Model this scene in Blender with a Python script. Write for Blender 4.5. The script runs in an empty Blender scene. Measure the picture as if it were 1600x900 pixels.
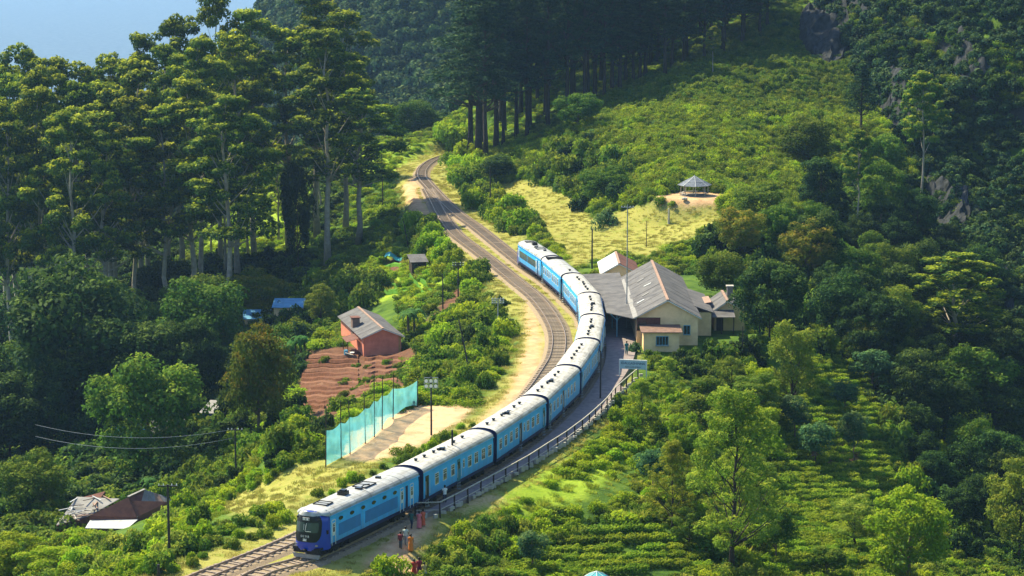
import bpy, bmesh, math, random
import numpy as np
from mathutils import Vector, Matrix

random.seed(7)
RNG = np.random.default_rng(11)
SC = bpy.context.scene
COL = SC.collection
R = math.radians

# ------------------------------------------------------------------ camera
CH = 54.0                      # eye height over the rails, metres
FPX = 3600.0                   # focal length in pixels of a 1600 wide picture
PITCH = math.atan(580 / 3600)
cam_d = bpy.data.cameras.new('camera'); cam = bpy.data.objects.new('camera', cam_d); COL.objects.link(cam)
cam.location = (0, 0, CH); cam.rotation_euler = (math.pi / 2 - PITCH, 0, 0)
cam_d.sensor_width = 36; cam_d.lens = FPX / 1600 * 36; cam_d.clip_start = 1; cam_d.clip_end = 40000
SC.camera = cam

# ------------------------------------------------------------------ sky, sun, exposure
SUN_EL, SUN_AZ = R(49), R(-50)        # azimuth from +Y towards +X: the sun stands back left
wd = bpy.data.worlds.new('World'); SC.world = wd; wd.use_nodes = True
nt = wd.node_tree
bg = nt.nodes['Background']; sky = nt.nodes.new('ShaderNodeTexSky')
sky.sky_type = 'NISHITA'; sky.sun_disc = False; sky.sun_elevation = SUN_EL; sky.sun_rotation = SUN_AZ
sky.air_density = 1.0; sky.dust_density = 0.6; sky.ozone_density = 3.0
nt.links.new(sky.outputs[0], bg.inputs[0]); bg.inputs[1].default_value = 0.12
sd = bpy.data.lights.new('sun', 'SUN'); sun = bpy.data.objects.new('sun', sd); COL.objects.link(sun)
sd.energy = 5.0; sd.angle = R(0.5); sd.color = (1.0, 0.88, 0.57)
sdir = Vector((math.sin(SUN_AZ) * math.cos(SUN_EL), math.cos(SUN_AZ) * math.cos(SUN_EL), math.sin(SUN_EL)))
sun.rotation_euler = (-sdir).to_track_quat('-Z', 'Y').to_euler(); sun.location = (0, 0, 200)
SC.view_settings.view_transform = 'Standard'; SC.view_settings.look = 'None'
SC.view_settings.exposure = 1.22; SC.view_settings.gamma = 1.0
SC.cycles.volume_bounces = 0; SC.cycles.max_bounces = 6; SC.cycles.diffuse_bounces = 3; SC.cycles.transmission_bounces = 3

# ------------------------------------------------------------------ picture <-> place
cp, sp_ = math.cos(PITCH), math.sin(PITCH)
def W(px, py, z=0.0):
    dx = px - 800; u = 450 - py
    d = (dx, FPX * cp + u * sp_, -FPX * sp_ + u * cp)
    t = (z - CH) / d[2]
    return Vector((d[0] * t, d[1] * t, z))
def proj(x, y, z):
    dz = z - CH
    dep = y * cp - dz * sp_; up = y * sp_ + dz * cp
    return 800 + FPX * x / dep, 450 - FPX * up / dep
def inpoly(px, py, poly):
    px = np.asarray(px); py = np.asarray(py); r = np.zeros(px.shape, bool)
    n = len(poly)
    for i in range(n):
        x1, y1 = poly[i]; x2, y2 = poly[(i + 1) % n]
        c = ((y1 > py) != (y2 > py)) & (px < (x2 - x1) * (py - y1) / ((y2 - y1) or 1e-9) + x1)
        r ^= c
    return r
def sstep(a, b, x):
    t = np.clip((np.asarray(x, float) - a) / (b - a), 0, 1); return t * t * (3 - 2 * t)
_perm = np.random.default_rng(5).permutation(512)
def vnoise(x, y):
    xi = np.floor(x).astype(int); yi = np.floor(y).astype(int); xf = x - xi; yf = y - yi
    u = xf * xf * (3 - 2 * xf); v = yf * yf * (3 - 2 * yf)
    h = lambda a, b: _perm[(_perm[a & 511] + b) & 511] / 255.5 - 1
    return (h(xi, yi) * (1 - u) + h(xi + 1, yi) * u) * (1 - v) + (h(xi, yi + 1) * (1 - u) + h(xi + 1, yi + 1) * u) * v
def fbm(x, y, o=4):
    s = 0; a = 1
    for i in range(o):
        s = s + a * vnoise(x + 17.3 * i, y - 9.1 * i); a *= .5; x = x * 2.03; y = y * 2.03
    return s

# ------------------------------------------------------------------ materials
MATS = {}
def nodes_of(name):
    m = bpy.data.materials.new(name); m.use_nodes = True
    return m, m.node_tree, m.node_tree.nodes, m.node_tree.links, m.node_tree.nodes['Principled BSDF']
def mat(name, col, rough=.6, metal=0., var=.15, scale=3., bump=.0, spec=.3, col2=None):
    """plain paint / wood / metal with fine mottling"""
    if name in MATS: return MATS[name]
    m, t, N, L, p = nodes_of(name)
    tc = N.new('ShaderNodeTexCoord'); no = N.new('ShaderNodeTexNoise'); no.inputs['Scale'].default_value = scale
    no.inputs['Detail'].default_value = 5; no.inputs['Roughness'].default_value = .65
    L.new(tc.outputs['Object'], no.inputs['Vector'])
    r = N.new('ShaderNodeValToRGB'); L.new(no.outputs[0], r.inputs[0])
    c2 = col2 or tuple(c * (1 - var * 2) for c in col)
    r.color_ramp.elements[0].position = .32; r.color_ramp.elements[1].position = .62
    r.color_ramp.elements[0].color = (*c2, 1); r.color_ramp.elements[1].color = (*col, 1)
    L.new(r.outputs[0], p.inputs['Base Color'])
    p.inputs['Roughness'].default_value = rough; p.inputs['Metallic'].default_value = metal
    p.inputs['Specular IOR Level'].default_value = spec
    if bump:
        b = N.new('ShaderNodeBump'); b.inputs['Strength'].default_value = bump; b.inputs['Distance'].default_value = .05
        L.new(no.outputs[0], b.inputs['Height']); L.new(b.outputs[0], p.inputs['Normal'])
    MATS[name] = m; return m
def leafmat(name, c1, c2, tip=None, trans=.35, rough=.55):
    """leaves: hue varies from tree to tree, through the crown and with the age of the shoot ('tip' attribute)"""
    if name in MATS: return MATS[name]
    m, t, N, L, p = nodes_of(name)
    tc = N.new('ShaderNodeTexCoord'); no = N.new('ShaderNodeTexNoise'); no.inputs['Scale'].default_value = .45
    no.inputs['Detail'].default_value = 4; L.new(tc.outputs['Object'], no.inputs['Vector'])
    r = N.new('ShaderNodeValToRGB'); L.new(no.outputs[0], r.inputs[0])
    r.color_ramp.elements[0].position = .35; r.color_ramp.elements[1].position = .65
    r.color_ramp.elements[0].color = (*c1, 1); r.color_ramp.elements[1].color = (*c2, 1)
    out = r.outputs[0]
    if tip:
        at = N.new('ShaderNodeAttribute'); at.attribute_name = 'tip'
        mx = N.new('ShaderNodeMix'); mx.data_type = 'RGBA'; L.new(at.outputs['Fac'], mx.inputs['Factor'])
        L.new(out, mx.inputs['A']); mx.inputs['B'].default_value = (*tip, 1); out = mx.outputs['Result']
    oi = N.new('ShaderNodeObjectInfo'); hs = N.new('ShaderNodeHueSaturation')
    mr = N.new('ShaderNodeMapRange'); L.new(oi.outputs['Random'], mr.inputs['Value'])
    mr.inputs['To Min'].default_value = .475; mr.inputs['To Max'].default_value = .515
    L.new(mr.outputs[0], hs.inputs['Hue'])
    m2 = N.new('ShaderNodeMath'); m2.operation = 'MULTIPLY'; m2.inputs[1].default_value = 7.31; L.new(oi.outputs['Random'], m2.inputs[0])
    m3 = N.new('ShaderNodeMath'); m3.operation = 'FRACT'; L.new(m2.outputs[0], m3.inputs[0])
    m4 = N.new('ShaderNodeMapRange'); m4.inputs['To Min'].default_value = .75; m4.inputs['To Max'].default_value = 1.25
    L.new(m3.outputs[0], m4.inputs['Value']); L.new(m4.outputs[0], hs.inputs['Value'])
    L.new(out, hs.inputs['Color'])
    p.inputs['Roughness'].default_value = .7; p.inputs['Specular IOR Level'].default_value = .06
    L.new(hs.outputs[0], p.inputs['Base Color'])
    tr = N.new('ShaderNodeBsdfTranslucent'); L.new(hs.outputs[0], tr.inputs['Color'])
    ms = N.new('ShaderNodeMixShader'); ms.inputs[0].default_value = trans
    L.new(p.outputs[0], ms.inputs[1]); L.new(tr.outputs[0], ms.inputs[2])
    L.new(ms.outputs[0], N['Material Output'].inputs['Surface'])
    MATS[name] = m; return m

# ------------------------------------------------------------------ mesh helpers
class MB:
    """collects boxes, tubes and lofts; build() links them as one mesh object"""
    def __init__(s): s.v = []; s.f = []
    def add(s, vs, fs):
        o = len(s.v); s.v += [tuple(v) for v in vs]; s.f += [tuple(i + o for i in f) for f in fs]; return s
    def box(s, c, d, rot=None):
        x, y, z = d[0] / 2, d[1] / 2, d[2] / 2
        vs = [Vector((i * x, j * y, k * z)) for k in (-1, 1) for j in (-1, 1) for i in (-1, 1)]
        if rot is not None: vs = [rot @ v for v in vs]
        c = Vector(c)
        return s.add([v + c for v in vs], [(0, 2, 3, 1), (4, 5, 7, 6), (0, 1, 5, 4), (2, 6, 7, 3), (0, 4, 6, 2), (1, 3, 7, 5)])
    def bar(s, a, b, w, h=None):
        a = Vector(a); b = Vector(b); d = b - a
        q = d.to_track_quat('X', 'Z').to_matrix()
        return s.box((a + b) / 2, (d.length, w, h or w), q)
    def tube(s, pts, rad, n=8, cap=True):
        pts = [Vector(p) for p in pts]
        if not hasattr(rad, '__len__'): rad = [rad] * len(pts)
        vs = []; fs = []
        for i, p in enumerate(pts):
            d = (pts[min(i + 1, len(pts) - 1)] - pts[max(i - 1, 0)]).normalized()
            a = d.orthogonal().normalized() if i == 0 else (a - d * a.dot(d)).normalized()
            b = d.cross(a)
            for k in range(n):
                t = 2 * math.pi * k / n
                vs.append(p + (a * math.cos(t) + b * math.sin(t)) * rad[i])
        for i in range(len(pts) - 1):
            for k in range(n):
                fs.append((i * n + k, i * n + (k + 1) % n, (i + 1) * n + (k + 1) % n, (i + 1) * n + k))
        if cap:
            fs.append(tuple(range(n - 1, -1, -1))); o = (len(pts) - 1) * n; fs.append(tuple(o + k for k in range(n)))
        return s.add(vs, fs)
    def prism(s, poly, ext, origin=(0, 0, 0), ax=(1, 0, 0), ay=(0, 0, 1)):
        """polygon in the (ax, ay) plane pushed along ext"""
        o = Vector(origin); ax = Vector(ax); ay = Vector(ay); e = Vector(ext); n = len(poly)
        vs = [o + ax * a + ay * b for a, b in poly]; vs += [v + e for v in vs]
        fs = [tuple(range(n - 1, -1, -1)), tuple(range(n, 2 * n))] + [(i, (i + 1) % n, n + (i + 1) % n, n + i) for i in range(n)]
        return s.add(vs, fs)
    def slab(s, quad, th):
        """four corners (top face) and a thickness straight down the face normal"""
        q = [Vector(v) for v in quad]; nn = (q[1] - q[0]).cross(q[2] - q[0]).normalized()
        if nn.z < 0: nn = -nn
        b = [v - nn * th for v in q]
        return s.add(q + b, [(0, 1, 2, 3), (7, 6, 5, 4)] + [(i, 4 + i, 4 + (i + 1) % 4, (i + 1) % 4) for i in range(4)])
    def mesh(s, name, m, smooth=False):
        me = bpy.data.meshes.new(name); me.from_pydata(s.v, [], s.f)
        bm = bmesh.new(); bm.from_mesh(me); bmesh.ops.recalc_face_normals(bm, faces=bm.faces); bm.to_mesh(me); bm.free()
        if smooth: me.shade_smooth()
        me.materials.append(m); return me
    def build(s, name, m, parent=None, smooth=False):
        return link(name, s.mesh(name, m, smooth), parent)
def link(name, me, parent=None):
    o = bpy.data.objects.new(name, me); COL.objects.link(o)
    if parent is not None: o.parent = parent
    return o
def text_obj(name, curve, parent):
    tmp = bpy.data.objects.new('tmp', curve); COL.objects.link(tmp); bpy.context.view_layer.update()
    me = bpy.data.meshes.new_from_object(tmp.evaluated_get(bpy.context.evaluated_depsgraph_get())); me.name = name
    bpy.data.objects.remove(tmp); return link(name, me, parent)
def npmesh(name, v, quads, m, tip=None, smooth=False):
    me = bpy.data.meshes.new(name); n = len(quads); k = quads.shape[1]
    me.vertices.add(len(v)); me.vertices.foreach_set('co', np.asarray(v, np.float32).ravel())
    me.loops.add(n * k); me.loops.foreach_set('vertex_index', quads.astype(np.int32).ravel())
    me.polygons.add(n); me.polygons.foreach_set('loop_start', np.arange(0, n * k, k, dtype=np.int32))
    if tip is not None:
        a = me.attributes.new('tip', 'FLOAT', 'POINT'); a.data.foreach_set('value', np.asarray(tip, np.float32))
    me.update(calc_edges=True)
    if smooth: me.shade_smooth()
    me.materials.append(m); return me
def tag(o, label=None, cat=None, group=None, kind=None):
    if label: o['label'] = label
    if cat: o['category'] = cat
    if group: o['group'] = group
    if kind: o['kind'] = kind
    return o
def thing(name, label, cat, loc=(0, 0, 0), rz=0., group=None):
    o = bpy.data.objects.new(name, None); COL.objects.link(o); o.location = loc; o.rotation_euler = (0, 0, rz)
    o.empty_display_size = .3
    return tag(o, label, cat, group)
def copy_tree(o, parent=None):
    c = o.copy(); COL.objects.link(c)
    if parent is not None: c.parent = parent
    for ch in list(o.children): copy_tree(ch, c)
    return c
ORD = ['first', 'second', 'third', 'fourth', 'fifth', 'sixth', 'seventh', 'eighth', 'ninth', 'tenth', 'eleventh', 'twelfth',
       'thirteenth', 'fourteenth', 'fifteenth', 'sixteenth', 'seventeenth', 'eighteenth', 'nineteenth', 'twentieth']
def ordw(i):
    if i < 20: return ORD[i]
    tens = ['twenty', 'thirty', 'forty', 'fifty', 'sixty', 'seventy', 'eighty', 'ninety'][(i + 1) // 10 - 2]
    r = (i + 1) % 10
    return tens[:-1] + 'ieth' if r == 0 else tens + ' ' + ORD[r - 1]

# ------------------------------------------------------------------ the two tracks (ground centre lines)
def catmull(P, step=1.0):
    P = [Vector(p) for p in P]; P = [P[0] * 2 - P[1]] + P + [P[-1] * 2 - P[-2]]
    out = []
    for i in range(1, len(P) - 2):
        for k in range(24):
            t = k / 24; a, b, c, d = P[i - 1:i + 3]
            out.append(.5 * ((2 * b) + (c - a) * t + (2 * a - 5 * b + 4 * c - d) * t * t + (3 * b - a - 3 * c + d) * t ** 3))
    out.append(P[-2])
    L = [0]
    for i in range(1, len(out)): L.append(L[-1] + (out[i] - out[i - 1]).length)
    n = int(L[-1] / step); res = []; j = 0
    for k in range(n + 1):
        s = k * step
        while j < len(L) - 2 and L[j + 1] < s: j += 1
        f = (s - L[j]) / max(L[j + 1] - L[j], 1e-9); res.append(out[j].lerp(out[j + 1], f))
    for _ in range(14):
        res = [res[0]] + [(res[i - 1] + res[i] * 2 + res[i + 1]) / 4 for i in range(1, len(res) - 1)] + [res[-1]]
    return res
ROOFZ = 3.95
trA = [W(360, 925), W(418, 892)] + [W(x, y, ROOFZ) for x, y in
      [(479, 806), (641, 733), (759, 672), (842, 617), (893, 568), (921, 524), (925, 487), (915, 453), (884, 423), (851, 397), (818, 376)]]
for p in trA: p.z = 0
trA += [W(747, 358), W(715, 335), W(691, 313), W(672, 293), W(659, 276), W(664, 261), W(684, 248), W(720, 238)]
A = catmull(trA, .5)
trB = [W(262, 928), W(323, 900), W(453, 848)]
B0 = [W(860, 577), W(871, 555), W(873, 525), W(861, 497), W(838, 467), W(809, 443), W(776, 416), W(746, 393), W(710, 365), W(691, 338), W(679, 315), W(668, 294)]
midB = []
for p in A[60:220:22]:        # beside the train the second track keeps its distance
    pass
def tang(P, i): return (P[min(i + 2, len(P) - 1)] - P[max(i - 2, 0)]).normalized()
for i in range(0, len(A), 24):
    t = tang(A, i); nl = Vector((-t.y, t.x, 0))
    q = A[i] + nl * 4.6
    if 208 < q.y < 262: midB.append(q)
trB = trB + midB + B0
for p in trB: p.z = 0
Bc = catmull(trB, .5)
TRK = np.array([(p.x, p.y) for p in A[::4] + Bc[::4]])
def dist_poly(x, y, P):
    x = np.asarray(x, float).ravel(); y = np.asarray(y, float).ravel(); r = np.empty(len(x))
    for i in range(0, len(x), 20000):
        r[i:i + 20000] = np.sqrt((x[i:i + 20000, None] - P[None, :, 0]) ** 2 + (y[i:i + 20000, None] - P[None, :, 1]) ** 2).min(1)
    return r

# ------------------------------------------------------------------ terrain heights
CPTS = [(600, 690, -.4), (420, 780, -.5), (505, 712, -.8), (645, 632, -.9), (560, 670, -.7), (700, 640, -.5), (340, 800, -.8), (250, 870, -1.5),
        (460, 730, -2.5), (300, 815, -6), (380, 760, -7), (180, 870, -6), (100, 890, -9), (10, 880, -12), (180, 815, -12), (80, 830, -14), (10, 790, -18),
        (490, 690, -3), (550, 625, -4.), (480, 625, -6.5), (520, 590, -6), (600, 590, -5.2), (585, 545, -6.3), (500, 545, -7.5), (640, 560, -4.5), (660, 520, -4.2),
        (700, 600, -1.2), (740, 560, -1), (760, 500, -1), (700, 500, -3), (730, 440, -2.5), (780, 450, -.6), (560, 500, -8), (470, 500, -11), (400, 520, -14), (400, 640, -13),
        (420, 700, -10), (350, 700, -14), (250, 720, -17), (100, 720, -20), (300, 620, -18), (100, 620, -24), (330, 680, -15), (600, 430, -6), (650, 400, -4.5), (690, 400, -2), (640, 350, -3.5),
        (540, 430, -9), (450, 430, -12), (350, 430, -14), (200, 500, -22), (50, 500, -26), (600, 330, -4), (560, 350, -6), (500, 350, -8), (640, 300, -1.2), (630, 262, 0), (590, 240, 1.0),
        (560, 262, -1), (500, 290, -4), (440, 330, -7), (380, 340, -10), (250, 380, -18), (100, 400, -26), (620, 215, 2), (680, 225, 1.5), (560, 225, 1), (480, 250, -4), (300, 300, -18),
        (720, 240, 1.5), (740, 225, 4), (700, 205, 5), (720, 270, 1.5), (700, 290, .3), (760, 262, 4), (800, 262, 3.5), (740, 310, 1.2), (780, 330, 1.0), (830, 365, .6), (790, 295, 1.5),
        (830, 310, 1.5), (900, 340, 1.5), (870, 380, .6), (940, 390, 1), (1000, 345, 3), (1060, 350, 3.2), (1100, 340, 4.5), (1060, 385, 2), (1085, 306, 7), (1120, 308, 7.2), (1040, 310, 6.5), (1085, 335, 4.5),
        (830, 240, 7), (760, 245, 5.5), (880, 280, 4.5), (950, 315, 3.5), (1000, 285, 7.5), (1000, 240, 10.8), (920, 220, 11.2), (880, 200, 12.5), (950, 190, 13.5), (1030, 160, 16.5), (1100, 130, 19.7), (1100, 200, 13.7), (1180, 80, 24.5),
        (1215, 45, 29), (1240, 25, 31.5), (1200, 150, 17.4), (1150, 250, 10.2), (1170, 300, 6.2), (1280, 100, 22.7), (1300, 125, 19.3), (1330, 150, 16.7), (1365, 185, 13.3), (1400, 250, 7.6), (1440, 310, 2), (1250, 200, 13.7), (1280, 270, 6.8),
        (1330, 250, 8), (1350, 340, 1.8), (1230, 360, 4), (1150, 400, 1.5), (1200, 430, 0), (1140, 450, .3), (1150, 510, -.3), (1290, 450, -3), (1350, 450, -7), (1450, 400, -4), (1450, 460, -9), (1300, 530, -6), (1240, 540, -3),
        (1060, 560, -.5), (1120, 560, -1.2), (1000, 600, -.5), (1060, 620, -2.2), (1180, 600, -3.5), (1000, 690, -1.8), (900, 700, -.5), (800, 770, -.5), (1280, 600, -6), (1400, 600, -11), (1480, 600, -15), (1560, 600, -17),
        (1100, 700, -4.5), (1200, 700, -7), (1300, 700, -10), (1400, 700, -14), (1480, 720, -19), (1560, 720, -24), (1100, 800, -4), (1200, 820, -6.3), (1300, 830, -11), (1400, 840, -14), (1500, 860, -18), (1590, 860, -23),
        (800, 850, -2.6), (900, 790, -1.6), (950, 850, -3.4), (1050, 880, -5), (700, 860, -1.7), (760, 830, -1.8), (640, 870, -1.2), (600, 890, -1.), (700, 815, -.6)]
WPTS = [(x, y, z) for x, y, z in [
        (-45, 175, -6), (-20, 170, -2), (0, 172, -3), (30, 175, -7), (60, 180, -14), (90, 185, -20), (-90, 180, -20), (-80, 230, -20), (-120, 250, -30), (-125, 320, -34), (-125, 420, -38), (-125, 520, -45),
        (-60, 480, -12), (-80, 560, -30), (-40, 560, -10), (-40, 610, -20), (-15, 560, 5), (0, 540, 15), (20, 540, 24), (45, 540, 30), (10, 600, 24), (50, 600, 36), (65, 545, 35),
        (72, 522, 26), (80, 555, 46), (95, 505, 40), (110, 480, 42), (130, 500, 62), (110, 560, 78), (130, 440, 24), (110, 430, 14), (100, 470, 30), (85, 470, 22), (130, 380, -2), (105, 400, -6), (90, 430, 0),
        (130, 300, -26), (110, 330, -22), (100, 270, -25), (60, 600, 50), (100, 600, 90), (130, 600, 100)]]
pts = np.array([tuple(W(*c)) for c in CPTS] + WPTS + [(p.x, p.y, 0) for p in A[::30]] + [(p.x, p.y, 0) for p in Bc[::40]])
def U(r2): return np.where(r2 > 1e-9, r2 * np.log(np.maximum(r2, 1e-9)), 0)
SCL = 100.
q = pts[:, :2] / SCL; n = len(q)
K = U(((q[:, None] - q[None]) ** 2).sum(-1)) + np.eye(n) * 2e-3
Pm = np.c_[np.ones(n), q]
M_ = np.block([[K, Pm], [Pm.T, np.zeros((3, 3))]])
sol = np.linalg.solve(M_, np.r_[pts[:, 2], np.zeros(3)])
def tps(x, y):
    x = x / SCL; y = y / SCL; out = np.empty(len(x))
    for i in range(0, len(x), 20000):
        xx = x[i:i + 20000]; yy = y[i:i + 20000]
        r2 = (xx[:, None] - q[None, :, 0]) ** 2 + (yy[:, None] - q[None, :, 1]) ** 2
        out[i:i + 20000] = U(r2) @ sol[:n] + sol[n] + sol[n + 1] * xx + sol[n + 2] * yy
    return out
def farz(x, y):
    crest = np.interp(x, [-6000, -900, -420, -200, -150, -118, -95, -60, 0, 120, 260, 600, 6000], [-320, -310, -240, -110, -60, -8, 26, 60, 90, 130, 190, 260, 300])
    toe = np.interp(x, [-6000, -400, -130, -60, -20, 40, 130, 260, 6000], [-300, -160, -60, -45, -30, 45, 100, 170, 300])
    z = toe + (crest - toe) * sstep(640, 960, y)
    back = -320.
    z = z + (back - z) * sstep(1150, 2600, y) * (1 - sstep(-100, 900, x - (y - 1200) * .25) * .7)
    near = np.interp(y, [-3000, -200, -60, 20, 70, 110, 165], [160, 90, 56, 46, 27, 12, -3])
    side = np.interp(x, [-400, -120, 0, 120, 400], [-60, -16, 0, -22, -50])
    z = np.where(y < 170, near + side * sstep(0, 150, y), z)
    mid = np.interp(x, [-6000, -900, -400, -130, 130, 260, 500, 6000], [-320, -300, -150, -36, 40, 150, 240, 320])
    w = sstep(170, 260, y) * (1 - sstep(520, 700, y)); z = z * (1 - w) + mid * w
    return z
XS = np.concatenate([-130 - np.geomspace(2, 5600, 44)[::-1], np.arange(-130, 130.1, .9), 130 + np.geomspace(2, 5600, 44)])
YS = np.concatenate([165 - np.geomspace(2, 2000, 26)[::-1], np.arange(165, 605, 1.0), 605 + np.geomspace(2, 13500, 60)])
GX, GY = np.meshgrid(XS, YS); gx = GX.ravel(); gy = GY.ravel()
core = sstep(-190, -130, gx) * (1 - sstep(130, 190, gx)) * sstep(130, 168, gy) * (1 - sstep(600, 680, gy))
zt = np.zeros(len(gx)); mk = core > 0
zt[mk] = tps(np.clip(gx[mk], -150, 150), np.clip(gy[mk], 150, 630))
zf = farz(gx, gy)
z = zf * (1 - core) + zt * core
dT = np.full(len(gx), 999.); dT[mk] = dist_poly(gx[mk], gy[mk], TRK)
# relief: gentle on the near slopes, rough ribs on the mountain and the far hills
calm = sstep(5, 14, dT)
ppx, ppy = proj(gx, np.maximum(gy, 1), z)
mount = sstep(0, 60, ppx - np.interp(ppy, [-400, 0, 150, 300, 480, 620, 900], [1230, 1250, 1340, 1430, 1500, 1540, 1600])) * sstep(300, 380, gy) * (gy < 900)
rib = lambda a, b: fbm(a, b, 4)
dx_, dy_ = 0.42, -0.9       # ribs fall towards the lower right
along = gx * dx_ + gy * dy_; across = gx * -dy_ + gy * dx_
ribn = 1 - np.abs(rib(across / 16, along / 60)) * 2
z = z + calm * fbm(gx / 23, gy / 23, 4) * .7 * (1 - mount) * (gy < 900)
z = z + mount * (ribn * 6.0 + fbm(gx / 9, gy / 9, 3) * 1.5)
farw = sstep(620, 760, gy) * (1 - sstep(3500, 6000, gy))
z = z + farw * (fbm(gx / 90, gy / 90, 5) * 16 - 4)
z = z * (1 - (1 - sstep(3.4, 7.5, dT)) * mk) - .12 * (1 - sstep(3.4, 9, dT)) * mk
PADS = []
def pad(c, r, zz): PADS.append((c[0], c[1], r, zz))
# level ground under the buildings, the playing field and the pavilion
pad((19.5, 296), 9, 0); pad((19.5, 310), 9, 0); pad((27.5, 298), 5, -.3)
gz = W(1085, 305, 7); pad(gz, 6, 7.0)
hs_ = W(585, 548, -6.0); pad((hs_.x, hs_.y + 5), 7.5, -6.0)
for a_, b_ in ((575, 690), (620, 665), (660, 650), (600, 675)): w_ = W(a_, b_, -.55); pad(w_, 9, -.55)
for cx, cy, r, zz in PADS:
    w = 1 - sstep(r, r + 5, np.hypot(gx - cx, gy - cy)); z = z * (1 - w) + zz * w
ZG = z.reshape(GX.shape)
def ground(x, y):
    i = int(np.clip(np.searchsorted(XS, x) - 1, 0, len(XS) - 2)); j = int(np.clip(np.searchsorted(YS, y) - 1, 0, len(YS) - 2))
    u = (x - XS[i]) / (XS[i + 1] - XS[i]); v = (y - YS[j]) / (YS[j + 1] - YS[j])
    return float((ZG[j, i] * (1 - u) + ZG[j, i + 1] * u) * (1 - v) + (ZG[j + 1, i] * (1 - u) + ZG[j + 1, i + 1] * u) * v)
def groundv(x, y):
    i = np.clip(np.searchsorted(XS, x) - 1, 0, len(XS) - 2); j = np.clip(np.searchsorted(YS, y) - 1, 0, len(YS) - 2)
    u = (x - XS[i]) / (XS[i + 1] - XS[i]); v = (y - YS[j]) / (YS[j + 1] - YS[j])
    return (ZG[j, i] * (1 - u) + ZG[j, i + 1] * u) * (1 - v) + (ZG[j + 1, i] * (1 - u) + ZG[j + 1, i + 1] * u) * v
def hit(px, py):
    """where the sight line through a pixel first meets the ground"""
    a = W(px, py, -60); d = (a - Vector((0, 0, CH))); d /= d.y
    y = 165.; c = Vector((0, 0, CH))
    while y < 3000:
        p = c + d * y
        if p.z < ground(p.x, p.y):
            lo, hi = y - 1.5, y
            for _ in range(12):
                m_ = (lo + hi) / 2; p = c + d * m_
                if p.z < ground(p.x, p.y): hi = m_
                else: lo = m_
            p = c + d * hi; return Vector((p.x, p.y, ground(p.x, p.y)))
        y += 1.5
    return c + d * y
def at_depth(px, y):
    """ground point on the vertical plane of a pixel column at distance y"""
    g = 0
    for _ in range(4):
        dep = y * cp - (g - CH) * sp_; x = (px - 800) * dep / FPX; g = ground(x, y)
    return Vector((x, y, g))
def height_for(base, py):
    dep = base.y * cp - (base.z - CH) * sp_
    for _ in range(3):
        # up/dep = (450-py)/FPX
        k = (450 - py) / FPX; dz = (k * base.y * cp - base.y * sp_) / (cp + k * sp_)
    return dz + CH - base.z
def mpp(p): return (p.y * cp - (p.z - CH) * sp_) / FPX      # metres per picture pixel there

# ------------------------------------------------------------------ what grows where (areas of the ground)
Z_ = {
 'sand': [[(530, 706), (560, 668), (600, 645), (650, 633), (725, 630), (738, 642), (700, 672), (640, 704), (575, 722), (535, 718)],
          [(690, 815), (740, 778), (800, 770), (790, 778), (740, 792)]],
 'path': [[(740, 665), (790, 620), (812, 570), (826, 520), (822, 470), (836, 478), (850, 530), (846, 580), (820, 625), (765, 662)],
          [(560, 885), (600, 850), (640, 800), (690, 790), (668, 830), (645, 860), (650, 905), (610, 905)],
          [(1015, 310), (1060, 298), (1150, 303), (1135, 318), (1060, 322)],
          [(630, 290), (655, 265), (668, 262), (652, 300), (690, 360), (670, 372), (640, 330)]],
 'dry': [[(340, 792), (420, 742), (505, 714), (560, 722), (610, 712), (560, 745), (470, 790), (390, 815)],
         [(762, 288), (830, 280), (900, 308), (930, 345), (1000, 318), (1050, 322), (1130, 322), (1120, 350), (1060, 382), (1010, 402), (960, 398), (900, 418), (870, 392), (845, 362), (800, 322)]],
 'red': [[(462, 548), (545, 540), (625, 552), (650, 532), (690, 498), (735, 462), (765, 415), (722, 440), (690, 470), (668, 500), (655, 540), (650, 600), (600, 610), (548, 632), (505, 668), (465, 640)],
         [(600, 405), (640, 400), (630, 425), (600, 430)],
         [(1255, 720), (1275, 650), (1300, 640), (1350, 715), (1330, 735)], [(1235, 790), (1250, 750), (1300, 800), (1290, 820)]],
 'lush': [[(720, 800), (830, 742), (930, 688), (1000, 648), (995, 705), (940, 760), (870, 800), (760, 815)], [(520, 255), (590, 228), (700, 215), (720, 235), (640, 262), (560, 285)], [(590, 390), (700, 380), (690, 460), (600, 470), (480, 530), (560, 480)],
          [(300, 350), (400, 300), (500, 290), (490, 400), (420, 410), (310, 410)]],
}
proj_x, proj_y = proj(gx, np.maximum(gy, 30), z)
def zone(name, x, y):
    r = np.zeros(np.shape(x), bool)
    for p in Z_[name]: r |= inpoly(x, y, p)
    return r
near_ = (gy > 160) & (gy < 620)
def soft(name):
    a = (zone(name, proj_x, proj_y) & near_).reshape(GX.shape).astype(float)
    for _ in range(2):
        b = a.copy(); b[1:-1, 1:-1] = (a[1:-1, 1:-1] * 2 + a[:-2, 1:-1] + a[2:, 1:-1] + a[1:-1, :-2] + a[1:-1, 2:]) / 6; a = b
    return a.ravel()
m_sand, m_path, m_dry, m_red, m_lush = (soft(k) for k in ('sand', 'path', 'dry', 'red', 'lush'))
m_dry = np.maximum(m_dry, (1 - sstep(3.2, 7.0, dT + fbm(gx / 4, gy / 4, 2) * 1.2)))
m_gravel = 1 - sstep(1.2, 2.0, dT + fbm(gx / 2.5, gy / 2.5, 2) * .35)
gyy, gxx = np.gradient(ZG, YS, XS); slope = np.hypot(gxx, gyy).ravel()
m_rock = np.clip(mount * sstep(.15, .8, -fbm(across / 9 + 3, along / 48, 4) + (slope - .8) * .3), 0, 1)

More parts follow.
